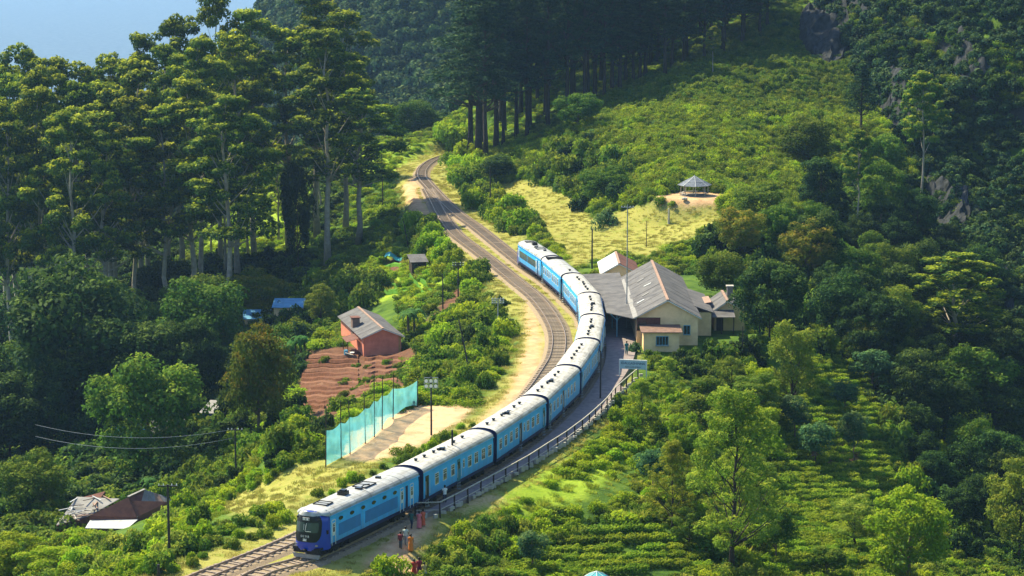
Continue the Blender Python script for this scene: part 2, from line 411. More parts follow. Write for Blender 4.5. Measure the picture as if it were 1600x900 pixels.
def terrain_material():
    m, t, N, L, p = nodes_of('ground')
    tc = N.new('ShaderNodeTexCoord')
    def noise(scale, detail=6, rough=.6):
        n_ = N.new('ShaderNodeTexNoise'); n_.inputs['Scale'].default_value = scale; n_.inputs['Detail'].default_value = detail
        n_.inputs['Roughness'].default_value = rough; L.new(tc.outputs['Object'], n_.inputs['Vector']); return n_
    big, mid, fine = noise(.06), noise(.5), noise(3.5)
    def ramp(src, cols, pos):
        r = N.new('ShaderNodeValToRGB'); L.new(src, r.inputs[0])
        while len(r.color_ramp.elements) < len(cols): r.color_ramp.elements.new(.5)
        for e, c, q_ in zip(r.color_ramp.elements, cols, pos): e.position = q_; e.color = (*c, 1)
        return r.outputs[0]
    out = ramp(mid.outputs[0], [(.025, .060, .008), (.06, .12, .012), (.11, .17, .018)], [.3, .5, .72])
    def over(out, attr, colr, edge=.5):
        at = N.new('ShaderNodeAttribute'); at.attribute_name = attr
        ad = N.new('ShaderNodeMath'); ad.operation = 'MULTIPLY_ADD'; L.new(fine.outputs[0], ad.inputs[0]); ad.inputs[1].default_value = .9; ad.inputs[2].default_value = -.45
        a2 = N.new('ShaderNodeMath'); a2.operation = 'ADD'; L.new(ad.outputs[0], a2.inputs[0]); L.new(at.outputs['Fac'], a2.inputs[1])
        mr = N.new('ShaderNodeMapRange'); mr.inputs['From Min'].default_value = edge - .34; mr.inputs['From Max'].default_value = edge + .34
        L.new(a2.outputs[0], mr.inputs['Value'])
        cl = N.new('ShaderNodeMath'); cl.operation = 'MULTIPLY'; cl.use_clamp = True; cl.inputs[1].default_value = 1; L.new(mr.outputs[0], cl.inputs[0])
        g_ = N.new('ShaderNodeMath'); g_.operation = 'GREATER_THAN'; g_.inputs[1].default_value = .02; L.new(at.outputs['Fac'], g_.inputs[0])
        g2 = N.new('ShaderNodeMath'); g2.operation = 'MULTIPLY'; L.new(cl.outputs[0], g2.inputs[0]); L.new(g_.outputs[0], g2.inputs[1])
        mx = N.new('ShaderNodeMix'); mx.data_type = 'RGBA'; L.new(g2.outputs[0], mx.inputs['Factor']); L.new(out, mx.inputs['A']); L.new(colr, mx.inputs['B'])
        return mx.outputs['Result']
    out = over(out, 'lush', ramp(mid.outputs[0], [(.15, .25, .016), (.27, .37, .03)], [.35, .65]))
    out = over(out, 'dry', ramp(mid.outputs[0], [(.19, .22, .035), (.29, .275, .07), (.23, .24, .045)], [.33, .5, .66]))
    out = over(out, 'red', ramp(mid.outputs[0], [(.085, .040, .024), (.155, .078, .046)], [.35, .65]))
    out = over(out, 'sand', ramp(mid.outputs[0], [(.42, .27, .15), (.56, .38, .23), (.46, .31, .18)], [.33, .5, .68]))
    out = over(out, 'path', ramp(mid.outputs[0], [(.38, .23, .12), (.56, .38, .22)], [.35, .65]))
    out = over(out, 'gravel', ramp(fine.outputs[0], [(.16, .12, .08), (.32, .24, .16)], [.35, .65]))
    out = over(out, 'plain', ramp(big.outputs[0], [(.045, .085, .14), (.10, .15, .21)], [.35, .65]))  # far lowland coloured blue: distance haze and sky put into the ground colour
    out = over(out, 'rock', ramp(mid.outputs[0], [(.008, .012, .012), (.022, .028, .028), (.05, .052, .055)], [.38, .55, .78]))
    L.new(out, p.inputs['Base Color']); p.inputs['Roughness'].default_value = .9; p.inputs['Specular IOR Level'].default_value = .1
    b = N.new('ShaderNodeBump'); b.inputs['Strength'].default_value = .6; b.inputs['Distance'].default_value = .25
    L.new(fine.outputs[0], b.inputs['Height']); L.new(b.outputs[0], p.inputs['Normal'])
    return m
nyy, nxx = GX.shape
idx = np.arange(nyy * nxx).reshape(nyy, nxx)
quads = np.stack([idx[:-1, :-1], idx[:-1, 1:], idx[1:, 1:], idx[1:, :-1]], -1).reshape(-1, 4)
tm = npmesh('ground', np.c_[gx, gy, z], quads, terrain_material(), smooth=True)
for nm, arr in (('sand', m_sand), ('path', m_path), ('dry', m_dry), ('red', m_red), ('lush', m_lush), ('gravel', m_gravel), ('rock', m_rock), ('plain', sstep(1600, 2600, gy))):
    a_ = tm.attributes.new(nm, 'FLOAT', 'POINT'); a_.data.foreach_set('value', arr.astype(np.float32))
tag(link('ground', tm), 'hilly ground of grass, red soil and rock under the whole valley', kind='structure')

# ------------------------------------------------------------------ railway tracks
M_rail = mat('rail_steel', (.36, .27, .20), .45, .5, .2, 6)
M_tie = mat('sleeper_wood', (.30, .24, .19), .9, 0, .25, 5, .4)
M_ballast = mat('ballast', (.32, .25, .17), .95, 0, .3, 9, .8, .1, (.17, .13, .085))
M_iron = mat('dark_iron', (.035, .035, .04), .55, .4, .2, 6)
def ribbon(P, offs, zs, i0=0, i1=None, step=2):
    v = []; f = []; P_ = P[i0:i1:step]; k = len(offs)
    for i, p in enumerate(P_):
        t = tang(P_, i); nl = Vector((-t.y, t.x, 0))
        for o_, zz in zip(offs, zs): v.append(p + nl * o_ + Vector((0, 0, zz)))
    for i in range(len(P_) - 1):
        for j in range(k - 1): f.append((i * k + j, i * k + j + 1, (i + 1) * k + j + 1, (i + 1) * k + j))
    return v, f
def track(P, label, k_near):
    t = thing('railway_track', label, 'railway track'); t['kind'] = 'structure'
    b = MB(); b.add(*ribbon(P, [-1.9, -1.4, 1.4, 1.9], [-.14, .075, .075, -.14])); bb = b.build('ballast_bed', M_ballast, t); bb['kind'] = 'stuff'
    for s in (-1, 1):
        r = MB(); c = s * .84
        r.add(*ribbon(P, [c - .07, c - .045, c + .045, c + .07], [.13, .31, .31, .13])); r.build('rail', M_rail, t)
    me = MB().box((0, 0, 0), (.27, 2.7, .16)).mesh('sleeper', M_tie)
    n_ = int((len(P) - 2) * .5 / .95); far = MB(); cnt = 0
    for k in range(n_):
        i = int(k * .95 / .5); p = P[i]; tt = tang(P, i); a = math.atan2(tt.y, tt.x) + random.uniform(-.03, .03)
        if k_near(p) and cnt < 290:
            o = link('sleeper', me, t); o.location = (p.x, p.y, .085 + random.uniform(-.012, .012)); o.rotation_euler = (0, 0, a); cnt += 1
        else:
            far.box((p.x, p.y, .085), (.27, 2.7, .16), Matrix.Rotation(a, 3, 'Z'))
    o = far.build('sleeper_row', M_tie, t); o['kind'] = 'stuff'
    return t
track(A, 'single railway track carrying the blue train past the station', lambda p: p.y < 192 or p.y > 352)
track(Bc, 'empty curved railway track beside the train, running under its own dry grass verge', lambda p: p.y < 206 or p.y > 262)

# ------------------------------------------------------------------ the train
def grimy(name, col, **k):
    '''body paint with brake dust rising from the sill and faint rain streaks'''
    m = mat(name, col, .38, 0, .07, .8, 0, .45); t = m.node_tree; N = t.nodes; L = t.links; p = N['Principled BSDF']; src = p.inputs['Base Color'].links[0].from_socket
    tc = N.new('ShaderNodeTexCoord'); sx = N.new('ShaderNodeSeparateXYZ'); L.new(tc.outputs['Object'], sx.inputs[0])
    mp = N.new('ShaderNodeMapping'); mp.inputs['Scale'].default_value = (2.2, 1, .18); L.new(tc.outputs['Object'], mp.inputs['Vector'])
    no = N.new('ShaderNodeTexNoise'); no.inputs['Scale'].default_value = 1.6; no.inputs['Detail'].default_value = 7; L.new(mp.outputs[0], no.inputs['Vector'])
    h = N.new('ShaderNodeMapRange'); h.inputs['From Min'].default_value = 2.3; h.inputs['From Max'].default_value = 1.1; L.new(sx.outputs['Z'], h.inputs['Value'])
    a = N.new('ShaderNodeMath'); a.operation = 'MULTIPLY_ADD'; L.new(h.outputs[0], a.inputs[0]); a.inputs[1].default_value = .55; L.new(no.outputs[0], a.inputs[2])
    r = N.new('ShaderNodeMapRange'); r.inputs['From Min'].default_value = .55; r.inputs['From Max'].default_value = 1.15; r.inputs['To Max'].default_value = .42; L.new(a.outputs[0], r.inputs['Value'])
    mx = N.new('ShaderNodeMix'); mx.data_type = 'RGBA'; L.new(r.outputs[0], mx.inputs['Factor']); L.new(src, mx.inputs['A']); mx.inputs['B'].default_value = (.16, .13, .10, 1); L.new(mx.outputs['Result'], p.inputs['Base Color']); return m
M_blue = grimy('coach_blue', (.035, .45, .97))
M_blue2 = mat('panel_blue', (.022, .20, .52), .38, 0, .08, 1.2, 0, .45)
M_deep = mat('deep_blue', (.006, .045, .42), .28, 0, .06, 1.5, 0, .5)
M_navy = mat('navy_paint', (.006, .014, .075), .45, 0, .1, 2)
def sooty(name, col):
    m = mat(name, col, .6, 0, .16, .55, .05, .25); t = m.node_tree; N = t.nodes; L = t.links; p = N['Principled BSDF']; src = p.inputs['Base Color'].links[0].from_socket
    tc = N.new('ShaderNodeTexCoord'); mp = N.new('ShaderNodeMapping'); mp.inputs['Scale'].default_value = (.35, 2.6, 1); L.new(tc.outputs['Object'], mp.inputs['Vector'])
    no = N.new('ShaderNodeTexNoise'); no.inputs['Scale'].default_value = 1.3; no.inputs['Detail'].default_value = 8; L.new(mp.outputs[0], no.inputs['Vector'])
    mr = N.new('ShaderNodeMapRange'); mr.inputs['From Min'].default_value = .42; mr.inputs['From Max'].default_value = .72; mr.inputs['To Max'].default_value = .7; L.new(no.outputs[0], mr.inputs['Value'])
    mx = N.new('ShaderNodeMix'); mx.data_type = 'RGBA'; L.new(mr.outputs[0], mx.inputs['Factor']); L.new(src, mx.inputs['A']); mx.inputs['B'].default_value = (.22, .20, .17, 1); L.new(mx.outputs['Result'], p.inputs['Base Color']); return m
M_roof = sooty('roof_cream', (.54, .53, .50))
M_roofw = sooty('roof_white', (.44, .46, .48))
M_white = mat('white_paint', (.72, .75, .74), .5, 0, .06, 3)
M_glass = mat('dark_glass', (.012, .02, .026), .08, 0, .1, 2, 0, .6)
M_black = mat('black_paint', (.008, .008, .010), .3, 0, .1, 3)
M_under = mat('underframe', (.020, .019, .022), .8, 0, .2, 6)
M_grey = mat('grey_metal', (.28, .30, .32), .5, .3, .1, 4)
M_wind = mat('windscreen_glass', (.045, .065, .075), .12, 0, .1, 2, 0, .6); M_lwin = mat('tinted_windows', (.012, .07, .10), .15, 0, .1, 2, 0, .5); M_teal = mat('door_teal', (.035, .20, .28), .45, 0, .1, 2)
HW = 1.44; ZF = 1.12; ZG_ = 3.42; ZT = 4.02
def roof_arc(hw, z0, z1, n_=12):
    return [(hw * math.cos(math.pi * i / n_), z0 + (z1 - z0) * math.sin(math.pi * i / n_) ** .75) for i in range(n_ + 1)]
# shared meshes
def win_meshes(w, h, nb=2):
    fr = MB(); t_ = .07
    for sx in (-1, 1): fr.box((sx * (w / 2 - t_ / 2), 0, 0), (t_, .05, h))
    for sz in (-1, 1): fr.box((0, 0, sz * (h / 2 - t_ / 2)), (w - 2 * t_, .05, t_))
    ba = MB(); ba.box((0, .006, h * .1), (w - 2 * t_, .03, .045)); ba.box((0, .006, h * .3), (w - 2 * t_, .03, .03))
    if nb > 1: ba.box((0, .012, 0), (.035, .03, h - 2 * t_))
    return fr.mesh('window', M_white), MB().box((0, -.004, 0), (w - .12, .03, h - .12)).mesh('pane', M_glass), ba.mesh('glazing_bar', M_white)
WIN = win_meshes(.92, 1.02); WINS = win_meshes(.46, .80, 1)
def add_window(root, x, zc, side, M=WIN):
    o = link('window', M[0], root); o.location = (x, side * (HW + .012), zc)
    if side < 0: o.rotation_euler = (0, 0, math.pi)
    link('pane', M[1], o); link('glazing_bar', M[2], o); return o
door_me = MB().box((0, 0, 0), (.78, .03, 1.92)).mesh('door', M_teal)
dglass = MB().box((0, .012, .42), (.42, .03, .6)).mesh('door_window', M_glass)
dopen = MB().box((0, 0, 0), (.78, .024, 1.92)).mesh('open_doorway', M_black)
drail = MB().tube([(0, .07, -.6), (0, .07, .55)], .022, 5).mesh('handrail', M_white)
step_me = MB()
for k in range(3): step_me.box((0, .02 + .02 * k, -.1 - .26 * k), (.62, .26, .04))
for s in (-1, 1): step_me.box((s * .32, .04, -.33), (.03, .05, .62))
step_me = step_me.mesh('step_ladder', M_grey)
def add_door(root, x, side, me=None, opened=False):
    o = link('door', dopen if opened else door_me, root); o.location = (x, side * (HW + .010), ZF + 1.02)
    if side < 0: o.rotation_euler = (0, 0, math.pi)
    if not opened: link('door_window', dglass, o)
    for hx in (-.47, .47): link('handrail', drail, o).location = (hx, 0, 0)
    s_ = link('step_ladder', step_me, root); s_.location = (x, side * (HW - .05), ZF); 
    if side < 0: s_.rotation_euler = (0, 0, math.pi)
wheel_me = MB().tube([(0, -.065, 0), (0, .0, 0), (0, .001, 0), (0, .065, 0)], [.44, .46, .50, .50], 16).mesh('wheel', M_under)
bog = MB()
for s in (-1, 1):
    bog.box((0, s * 1.0, .62), (2.7, .12, .26)); bog.box((0, s * 1.0, .42), (.5, .16, .2))
    for x_ in (-1.05, 1.05): bog.box((x_, s * 1.02, .52), (.34, .2, .34))
bog.box((0, 0, .68), (.5, 2.0, .26)); bog.box((0, 0, .86), (1.0, 1.0, .3))
for x_ in (-1.05, 1.05): bog.tube([(x_, -1, .72), (x_, 1, .72)], .08, 8)
bog_me = bog.mesh('bogie', M_under)
def bogie(root, x):
    b = link('bogie', bog_me, root); b.location = (x, 0, .0)
    for x_ in (-1.05, 1.05):
        for s in (-1, 1):
            w = link('wheel', wheel_me, b); w.location = (x_, s * .84, .80 - .0)
vent_me = MB().tube([(0, 0, -.08), (0, 0, .12)], .12, 8).tube([(0, 0, .12), (0, 0, .20)], [.19, .17], 10).mesh('roof_vent', M_black)
pipe_me = MB()
def under_boxes(root, L, heavy=False):
    u = MB(); u.box((0, 0, ZF - .06), (L - .5, 2.5, .16))
    for x_, l_, s in ((-2.3, 1.6, 1), (1.9, 1.3, 1), (.2, 1.2, -1), (-2.6, 1.4, -1), (3.4, .6, -1)):
        u.box((x_, s * .85, .72), (l_, .6, .52))
    if heavy: u.box((0, 0, .70), (7.5, 2.3, .56)); u.box((0, 1.1, .82), (6.6, .16, .4)); u.box((0, -1.1, .82), (6.6, .16, .4))
    u.bar((-4.5, .3, .72), (4.5, .3, .72), .06); u.bar((-5, -.35, .6), (4, -.35, .6), .08)
    u.build('underframe', M_under, root)
def lofted(root, L, mw, mr, x0=None, x1=None):
    x0 = -L / 2 if x0 is None else x0; x1 = L / 2 if x1 is None else x1
    prof = [(-HW + .05, ZF), (-HW, ZF + .7), (-HW, 2.9), (-HW + .05, ZG_), (HW - .05, ZG_), (HW, 2.9), (HW, ZF + .7), (HW - .05, ZF)]
    MB().prism(prof, (x1 - x0, 0, 0), (x0, 0, 0), (0, 1, 0)).build('body', mw, root)
    b = MB(); arc = roof_arc(HW + .03, ZG_ + .004, ZT); b.prism(arc, (x1 - x0 - .10, 0, 0), (x0 + .05, 0, 0), (0, 1, 0)); r = b.build('roof', mr, root)
    rb = MB(); arc2 = roof_arc(HW + .045, ZG_ + .01, ZT + .006, 10); nr = int((x1 - x0) / 1.25)
    for k in range(1, nr):
        xx = x0 + (x1 - x0) * k / nr
        for i in range(len(arc2) - 1): rb.bar((xx, *arc2[i]), (xx, *arc2[i + 1]), .05, .012)
    rb = rb.build('roof_rib', mr, root); rb['kind'] = 'stuff'
    g = MB()
    for s in (-1, 1): g.box(((x0 + x1) / 2, s * (HW + .045), ZG_ + .0), (x1 - x0, .05, .07))
    g.build('gutter', M_blue if mw is M_blue else mw, root)
    b = MB()
    for s in (-1, 1): b.box(((x0 + x1) / 2, s * (HW - .03), ZF - .02), (x1 - x0 - .02, .05, .26))
    b.build('sole_bar', M_navy, root)
    return r
def end_wall(root, x, sgn):
    e = MB(); out = roof_arc(HW + .05, ZG_, ZT + .05); poly = [(HW + .03, ZF - .05)] + out + [(-HW - .03, ZF - .05)]
    e.prism(poly, (.09, 0, 0), (x - .045, 0, 0), (0, 1, 0)); ew = e.build('end_wall', M_navy, root)
    g = MB(); g.box((x + sgn * .22, 0, 2.25), (.36, 1.15, 2.1)); g.build('gangway', M_black, ew)
    for s in (-1, 1): MB().tube([(x, s * .9, 1.0), (x + sgn * .41, s * .9, 1.0), (x + sgn * .42, s * .9, 1.0), (x + sgn * .46, s * .9, 1.0)], [.07, .07, .2, .2], 10).build('buffer', M_under, ew)
    MB().bar((x, 0, .95), (x + sgn * .6, 0, .95), .18).build('coupling', M_under, ew)
def seam(root, xs):
    for x in xs:
        b = MB(); arc = roof_arc(HW + .06, ZG_ + .03, ZT + .012, 12)
        for i in range(len(arc) - 1): b.bar((x, *arc[i]), (x, *arc[i + 1]), .035, .02)
        b.build('roof_seam', M_grey, root)
CL = 17.9
def coach(label, wins, doors, narrow, vents, roofm=M_roof, extra=None):
    root = thing('railway_carriage', label, 'railway carriage', group='carriages of the blue train')
    lofted(root, CL, M_blue, roofm); end_wall(root, CL / 2, 1); end_wall(root, -CL / 2, -1)
    under_boxes(root, CL)
    for x in (-6.1, 6.1): bogie(root, x)
    X = lambda f: (0.5 - f) * CL
    for s in (1, -1):
        for f in wins: add_window(root, X(f), 2.42, s)
        for f in narrow: add_window(root, X(f), 2.5, s, WINS)
        for f, op in doors: add_door(root, X(f), s, None, op)
    for f, y_ in vents:
        v = link('roof_vent', vent_me, root); v.location = (X(f), y_, ZT + .02 - abs(y_) * .1)
    seam(root, (X(.46),))
    if extra: extra(root, X)
    return root
def tank(root, X):
    b = MB(); b.tube([(X(.43), .25, ZT - .05), (X(.43), .25, ZT + .2)], .26, 10); b.tube([(X(.40), -.02, ZT + .1), (X(.46), .30, ZT + .1)], .09, 6)
    b.bar((X(.52), .1, ZT + .04), (X(.52), 1.25, ZT - .28), .05); b.build('water_filler', M_black, root)
def grille(root, X):
    b = MB()
    for k in range(7): b.box((X(.90) + k * .22, 0, ZT + .05), (.06, 2.2, .16))
    b.box((X(.90) + .66, 0, ZT + .0), (1.7, 2.1, .08)); b.build('roof_grille', M_under, root)
WA = [.185, .295, .405, .645, .74, .845, .94]; WB = [.075, .175, .28, .385, .615, .715, .815]
WD = [.16, .25, .34, .43, .60, .69, .78, .87]
def power_car(label, rear=False):
    L = CL + 1.6; root = thing('railcar', label, 'railcar', group='carriages of the blue train')
    xf = L / 2 - 1.9
    lofted(root, L, M_blue, M_roofw, -L / 2, xf); end_wall(root, -L / 2, -1); under_boxes(root, L, True)
    for x in (-6.3, 6.0): bogie(root, x)
    # rounded cab
    def surf(y, z_, off=0.):
        v = min(1, abs(y) / HW); rake = .0 + .30 * max(0, (z_ - 1.4)) ** 1.25 * .55 + .22 * max(0, 1.6 - z_)
        return L / 2 - rake - 1.25 * v ** 3.2 + off
    ny, nz = 20, 16; vs = []; fs = []
    zs = [ZF - .22 + (ZT - .1 - (ZF - .22)) * k / nz for k in range(nz + 1)]
    def hw(z_): return HW * (1 if z_ < 3.0 else math.sqrt(max(0.0, 1 - ((z_ - 3.0) / (ZT + .04 - 3.0)) ** 2.6)) * 1.0)
    for z_ in zs:
        h_ = hw(z_)
        for j in range(ny + 1):
            u_ = -1 + 2 * j / ny; y_ = h_ * math.sin(u_ * math.pi / 2); vs.append((surf(HW * math.sin(u_ * math.pi / 2), z_), y_, z_))
    for i in range(nz):
        for j in range(ny): a = i * (ny + 1) + j; fs.append((a, a + 1, a + ny + 2, a + ny + 1))
    # close the sides back to the body
    ring = len(vs)
    for z_ in zs:
        h_ = hw(z_)
        for s in (-1, 1): vs.append((xf - .02, s * h_, z_))
    for i in range(nz):
        for s, j in ((0, 0), (1, ny)):
            a = i * (ny + 1) + j; b_ = ring + i * 2 + s; fs.append((a, a + ny + 1, b_ + 2, b_))
    top = [nz * (ny + 1) + j for j in range(ny + 1)]; fs.append(tuple(top + [ring + nz * 2 + 1, ring + nz * 2]))
    MB().add(vs, fs).build('cab_nose', M_deep, root, True)
    # white cap of the cab roof
    c = MB(); vv = []; ff = []; n1, n2 = 8, 14
    for i in range(n1 + 1):
        x = xf - .06 + (L / 2 - 1.02 - xf + .06) * i / n1
        sh = 1 - .0 * i; drop = .13 * (i / n1) ** 2.2; wd_ = HW + .03 - .36 * (i / n1) ** 2.5
        for (y_, z_) in roof_arc(wd_, ZG_ + .03 + .16 * (i / n1) ** 2, ZT + .015 - drop, n2): vv.append((x, y_, z_ + .012 + .03 * i / n1))
    for i in range(n1):
        for j in range(n2): a = i * (n2 + 1) + j; ff.append((a, a + 1, a + n2 + 2, a + n2 + 1))
    e0 = n1 * (n2 + 1); ff.append(tuple(e0 + j for j in range(n2 + 1))); c.add(vv, ff).build('cab_roof', M_roofw, root, True)
    def patch(name, y0, y1, z0, z1, off, m, par, nyy_=10, nzz=6, rad=.0, th=.03):
        v = []; f = []
        for layer in (0, 1):
            for i in range(nzz + 1):
                for j in range(nyy_ + 1):
                    zz = z0 + (z1 - z0) * i / nzz; yy = y0 + (y1 - y0) * j / nyy_
                    if rad:
                        tz = (i / nzz - .5) * 2; k_ = 1 - rad * abs(tz) ** 4; yy = (y0 + y1) / 2 + (yy - (y0 + y1) / 2) * k_
                    v.append((surf(yy / max(hw(zz) / HW, .3), zz, off - th * layer), yy, zz))
        A_ = (nyy_ + 1) * (nzz + 1)
        for i in range(nzz):
            for j in range(nyy_): a = i * (nyy_ + 1) + j; f.append((a, a + 1, a + nyy_ + 2, a + nyy_ + 1)); f.append((A_ + a, A_ + a + nyy_ + 1, A_ + a + nyy_ + 2, A_ + a + 1))
        return MB().add(v, f).build(name, m, par, True)
    fm = patch('front_mask', -1.18, 1.18, 1.62, 3.62, .025, M_black, root, 14, 10, .22)
    patch('windscreen', -1.02, -.06, 2.36, 3.12, .045, M_wind, root, 6, 4, .10)
    patch('windscreen', .06, 1.02, 2.36, 3.12, .045, M_wind, root, 6, 4, .10)
    patch('cab_brow', -1.22, 1.22, 3.60, 3.93, .035, M_roofw, root, 14, 5)
    hl = MB(); hl.box((surf(0, 3.38) + .05, 0, 3.38), (.16, .62, .22)); h_ = hl.build('headlight_box', M_grey, root)
    for s in (-1, 1): MB().tube([(surf(0, 3.38) + .12, s * .15, 3.38), (surf(0, 3.38) + .145, s * .15, 3.38)], .085, 12).build('headlight', M_white, h_)
    for s in (-1, 1): MB().box((surf(.95, 3.42) + .03, s * .86, 3.40), (.1, .34, .16)).build('marker_light', M_glass, root)
    for s in (-1, 1): MB().box((surf(.9, 1.36) + .03, s * .9, 1.36), (.06, .3, .13)).build('tail_light', M_grey, root)
    wp = MB(); x_ = surf(0, 2.7) + .07
    wp.bar((x_ - .02, .10, 3.08), (x_ + .07, .02, 2.5), .03); wp.bar((x_ + .09, .02, 2.46), (x_ + .06, .55, 2.46), .03); wp.bar((x_ - .02, -.12, 3.0), (x_ + .07, -.12, 2.56), .02)
    wp.build('wiper', M_white, root)
    fc = bpy.data.curves.new('number_lettering', 'FONT'); fc.body = 'S12 918'; fc.size = .24; fc.align_x = 'CENTER'; fc.extrude = .006; fc.materials.append(M_white)
    fo = text_obj('number_lettering', fc, root); fo.location = (surf(0, 2.0) + .045, 0, 1.98); fo.rotation_euler = (R(82), 0, R(90))
    em = MB()      # small white emblem: ring of leaves over a base line
    x_ = surf(0, 1.8) + .04
    for k in (-2, -1, 1, 2): em.bar((x_, k * .055, 1.72), (x_ - .01, k * .075, 1.88), .015, .04)
    em.box((x_, 0, 1.80), (.015, .06, .16)); em.box((x_ + .005, 0, 1.71), (.015, .34, .035)); em.build('emblem', M_white, root)
    MB().prism([(-1.15, .28), (1.15, .28), (1.28, .62), (-1.28, .62)], (.07, 0, 0), (L / 2 - .35, 0, 0), (0, 1, 0)).build('cowcatcher', M_grey, root)
    MB().box((L / 2 - .75, 0, .86), (1.1, 2.3, .3)).bar((L / 2 - .3, 0, .95), (L / 2 + .25, 0, .95), .22).build('coupling', M_under, root)
    for s in (1, -1):
        # dark side panels, oval windows, doors
        for a, b_ in (((6.3, 2.15), (1.2, -5.25)) if not rear else ((6.6, .9), (.6, -5.6))):
            MB().box(((a + b_) / 2, s * (HW + .006), 2.08 if not rear else 2.35), (abs(a - b_), .03, .95)).build('side_panel' if not rear else 'long_window', M_blue2 if not rear else M_lwin, root)
        if not rear: MB().box((1.68, s * (HW + .008), 2.1), (.7, .03, 1.7)).build('side_door', M_blue, root)
        for k in range(6 if not rear else 0):
            x = 5.9 - k * 2.12
            pv = [(.30 * math.cos(t_) * (1.25 if abs(math.cos(t_)) > .5 else 1), .15 * math.sin(t_)) for t_ in [2 * math.pi * i / 16 for i in range(16)]]
            MB().prism(pv, (0, s * .05, 0), (x, s * (HW - .01), 2.95), (1, 0, 0), (0, 0, 1)).build('oval_window', M_glass, root)
        for x, me_ in ((7.25, 1), (-6.15, 0), (-8.2, 0)):
            add_window(root, x, 2.42, s, WINS)
            d_ = MB(); d_.box((x - .34, s * (HW + .005), 2.05), (.06, .04, 1.95)); d_.box((x + .34, s * (HW + .005), 2.05), (.06, .04, 1.95)); d_.box((x, s * (HW + .005), 3.04), (.62, .04, .06))
            d_.box((x, s * (HW + .004), 1.95), (.4, .03, .3)); d_.build('door_frame', M_white, root)
        MB().box((-7.15, s * (HW + .006), 2.1), (.42, .03, 1.9)).build('louvre_panel', M_navy, root)
    # roof gear
    b = MB(); b.box((2.5, 0, ZT + .12), (.9, .7, .34)); b.box((2.5, 0, ZT + .34), (.5, .5, .12)); b.build('exhaust_housing', M_black, root)
    for x0_, w_ in ((6.3, 1.3), (-1.6, 2.2)):
        h = MB()
        for s in (-1, 1): h.box((x0_, s * .62, ZT + .03), (w_, .05, .08)); h.box((x0_ + s * w_ / 2, 0, ZT + .032), (.05, 1.24, .08))
        h.box((x0_, 0, ZT + .035), (.04, 1.24, .05)); hh = h.build('roof_hatch', M_under, root)
        MB().box((x0_, 0, ZT - .02), (w_ - .1, 1.15, .08)).build('hatch_lid', M_grey, hh)
    b = MB(); b.tube([(-.2, .3, ZT + .05), (-.9, .35, ZT + .18), (-1.6, .5, ZT + .1)], .05, 6); b.box((.0, .25, ZT + .06), (.5, .5, .14)); b.box((-4.6, -.1, ZT + .05), (.4, .4, .2)); b.build('roof_pipe', M_black, root)
    seam(root, (xf - .05, 0, -6))
    MB().box((xf + .55, HW - .02 if not rear else -HW + .02, 2.3), (.16, .2, .3)).build('mirror', M_black, root)
    return root
# place along track A
AL = [0.]
for i in range(1, len(A)): AL.append(AL[-1] + (A[i] - A[i - 1]).length)
def onA(s):
    j = int(np.clip(np.searchsorted(AL, s) - 1, 0, len(A) - 2)); return A[j].lerp(A[j + 1], (s - AL[j]) / (AL[j + 1] - AL[j]))
front = W(462, 832, 2.4); front.z = 0
s0 = AL[min(range(len(A)), key=lambda i: (A[i] - front).length)]
end_pt = W(807, 378, 4.0); end_pt.z = 0
s1 = AL[min(range(len(A)), key=lambda i: (A[i] - end_pt).length)]
TRAIN_L = s1 - s0
gap = .75
CLsum = 8 * (CL + gap) + 2 * (CL + 1.6 + gap) - gap
print('TRAIN', TRAIN_L, 'model', CLsum)
KS = TRAIN_L / CLsum            # stretch of the spacing so that the whole train has the length of the real one
V1 = [(.12, -.1), (.22, .0), (.34, .05), (.62, .05), (.75, .0)]
V2 = [(.10, 0), (.22, 0), (.36, .1), (.62, 0), (.73, 0), (.47, .2)]
defs = [('power', 'blue railcar with rounded dark-windowed cab leading the train, nearest the camera'),
        ('coach', 'light blue carriage coupled right behind the leading railcar, with a pole in front', WA, [(.055, True), (.49, False)], [.56], V1, M_roof, tank),
        ('coach', 'light blue carriage with cream roof, third vehicle of the train counted from the front', WB, [(.47, True), (.945, False)], [.54], V2, M_roof, tank),
        ('coach', 'light blue carriage, fourth from the front, with its middle door open towards the platform', WB, [(.02 + .025, False), (.46, True)], [.53], V2, M_roof, tank),
        ('coach', 'light blue carriage, fifth from the front, with five vents in line on its roof', WD, [(.05, False), (.95, True)], [], [(.2, 0), (.33, 0), (.46, 0), (.59, 0), (.72, 0)], M_roof, None),
        ('coach', 'cream-roofed carriage beside the station canopy, sixth from the front', WB, [(.47, False), (.945, False)], [.54], V2, M_roof, tank),
        ('coach', 'cream-roofed carriage in the sharpest part of the bend, seventh from the front', WA, [(.055, False), (.49, False)], [.56], V1, M_roof, tank),
        ('coach', 'pale blue carriage after the bend, eighth from the front', WD, [(.05, True), (.95, False)], [.52], V2, M_roof, None),
        ('coach', 'pale blue carriage with a dark ribbed grille on its roof, last but one', WD, [(.05, False), (.95, False)], [.52], [(.1, 0)], M_roofw, grille),
        ('power', 'rear railcar with long dark side windows closing the train, farthest away')]
s = s0
for k, d in enumerate(defs):
    L = CL if d[0] == 'coach' else CL + 1.6
    Ls = L * KS
    a, b_ = onA(s + Ls * .17), onA(s + Ls * .83); c = (onA(s) + onA(s + Ls)) / 2; c = (a + b_) / 2 * .6 + c * .4
    h = (a - b_); ang = math.atan2(h.y, h.x)
    o = power_car(d[1], k > 0) if d[0] == 'power' else coach(*d[1:])
    if k == 9: ang += math.pi
    o.location = (c.x, c.y, -.0 + .0); o.rotation_euler = (0, 0, ang); o.scale = (KS, 1.06, 1.10)
    s += Ls + gap * KS

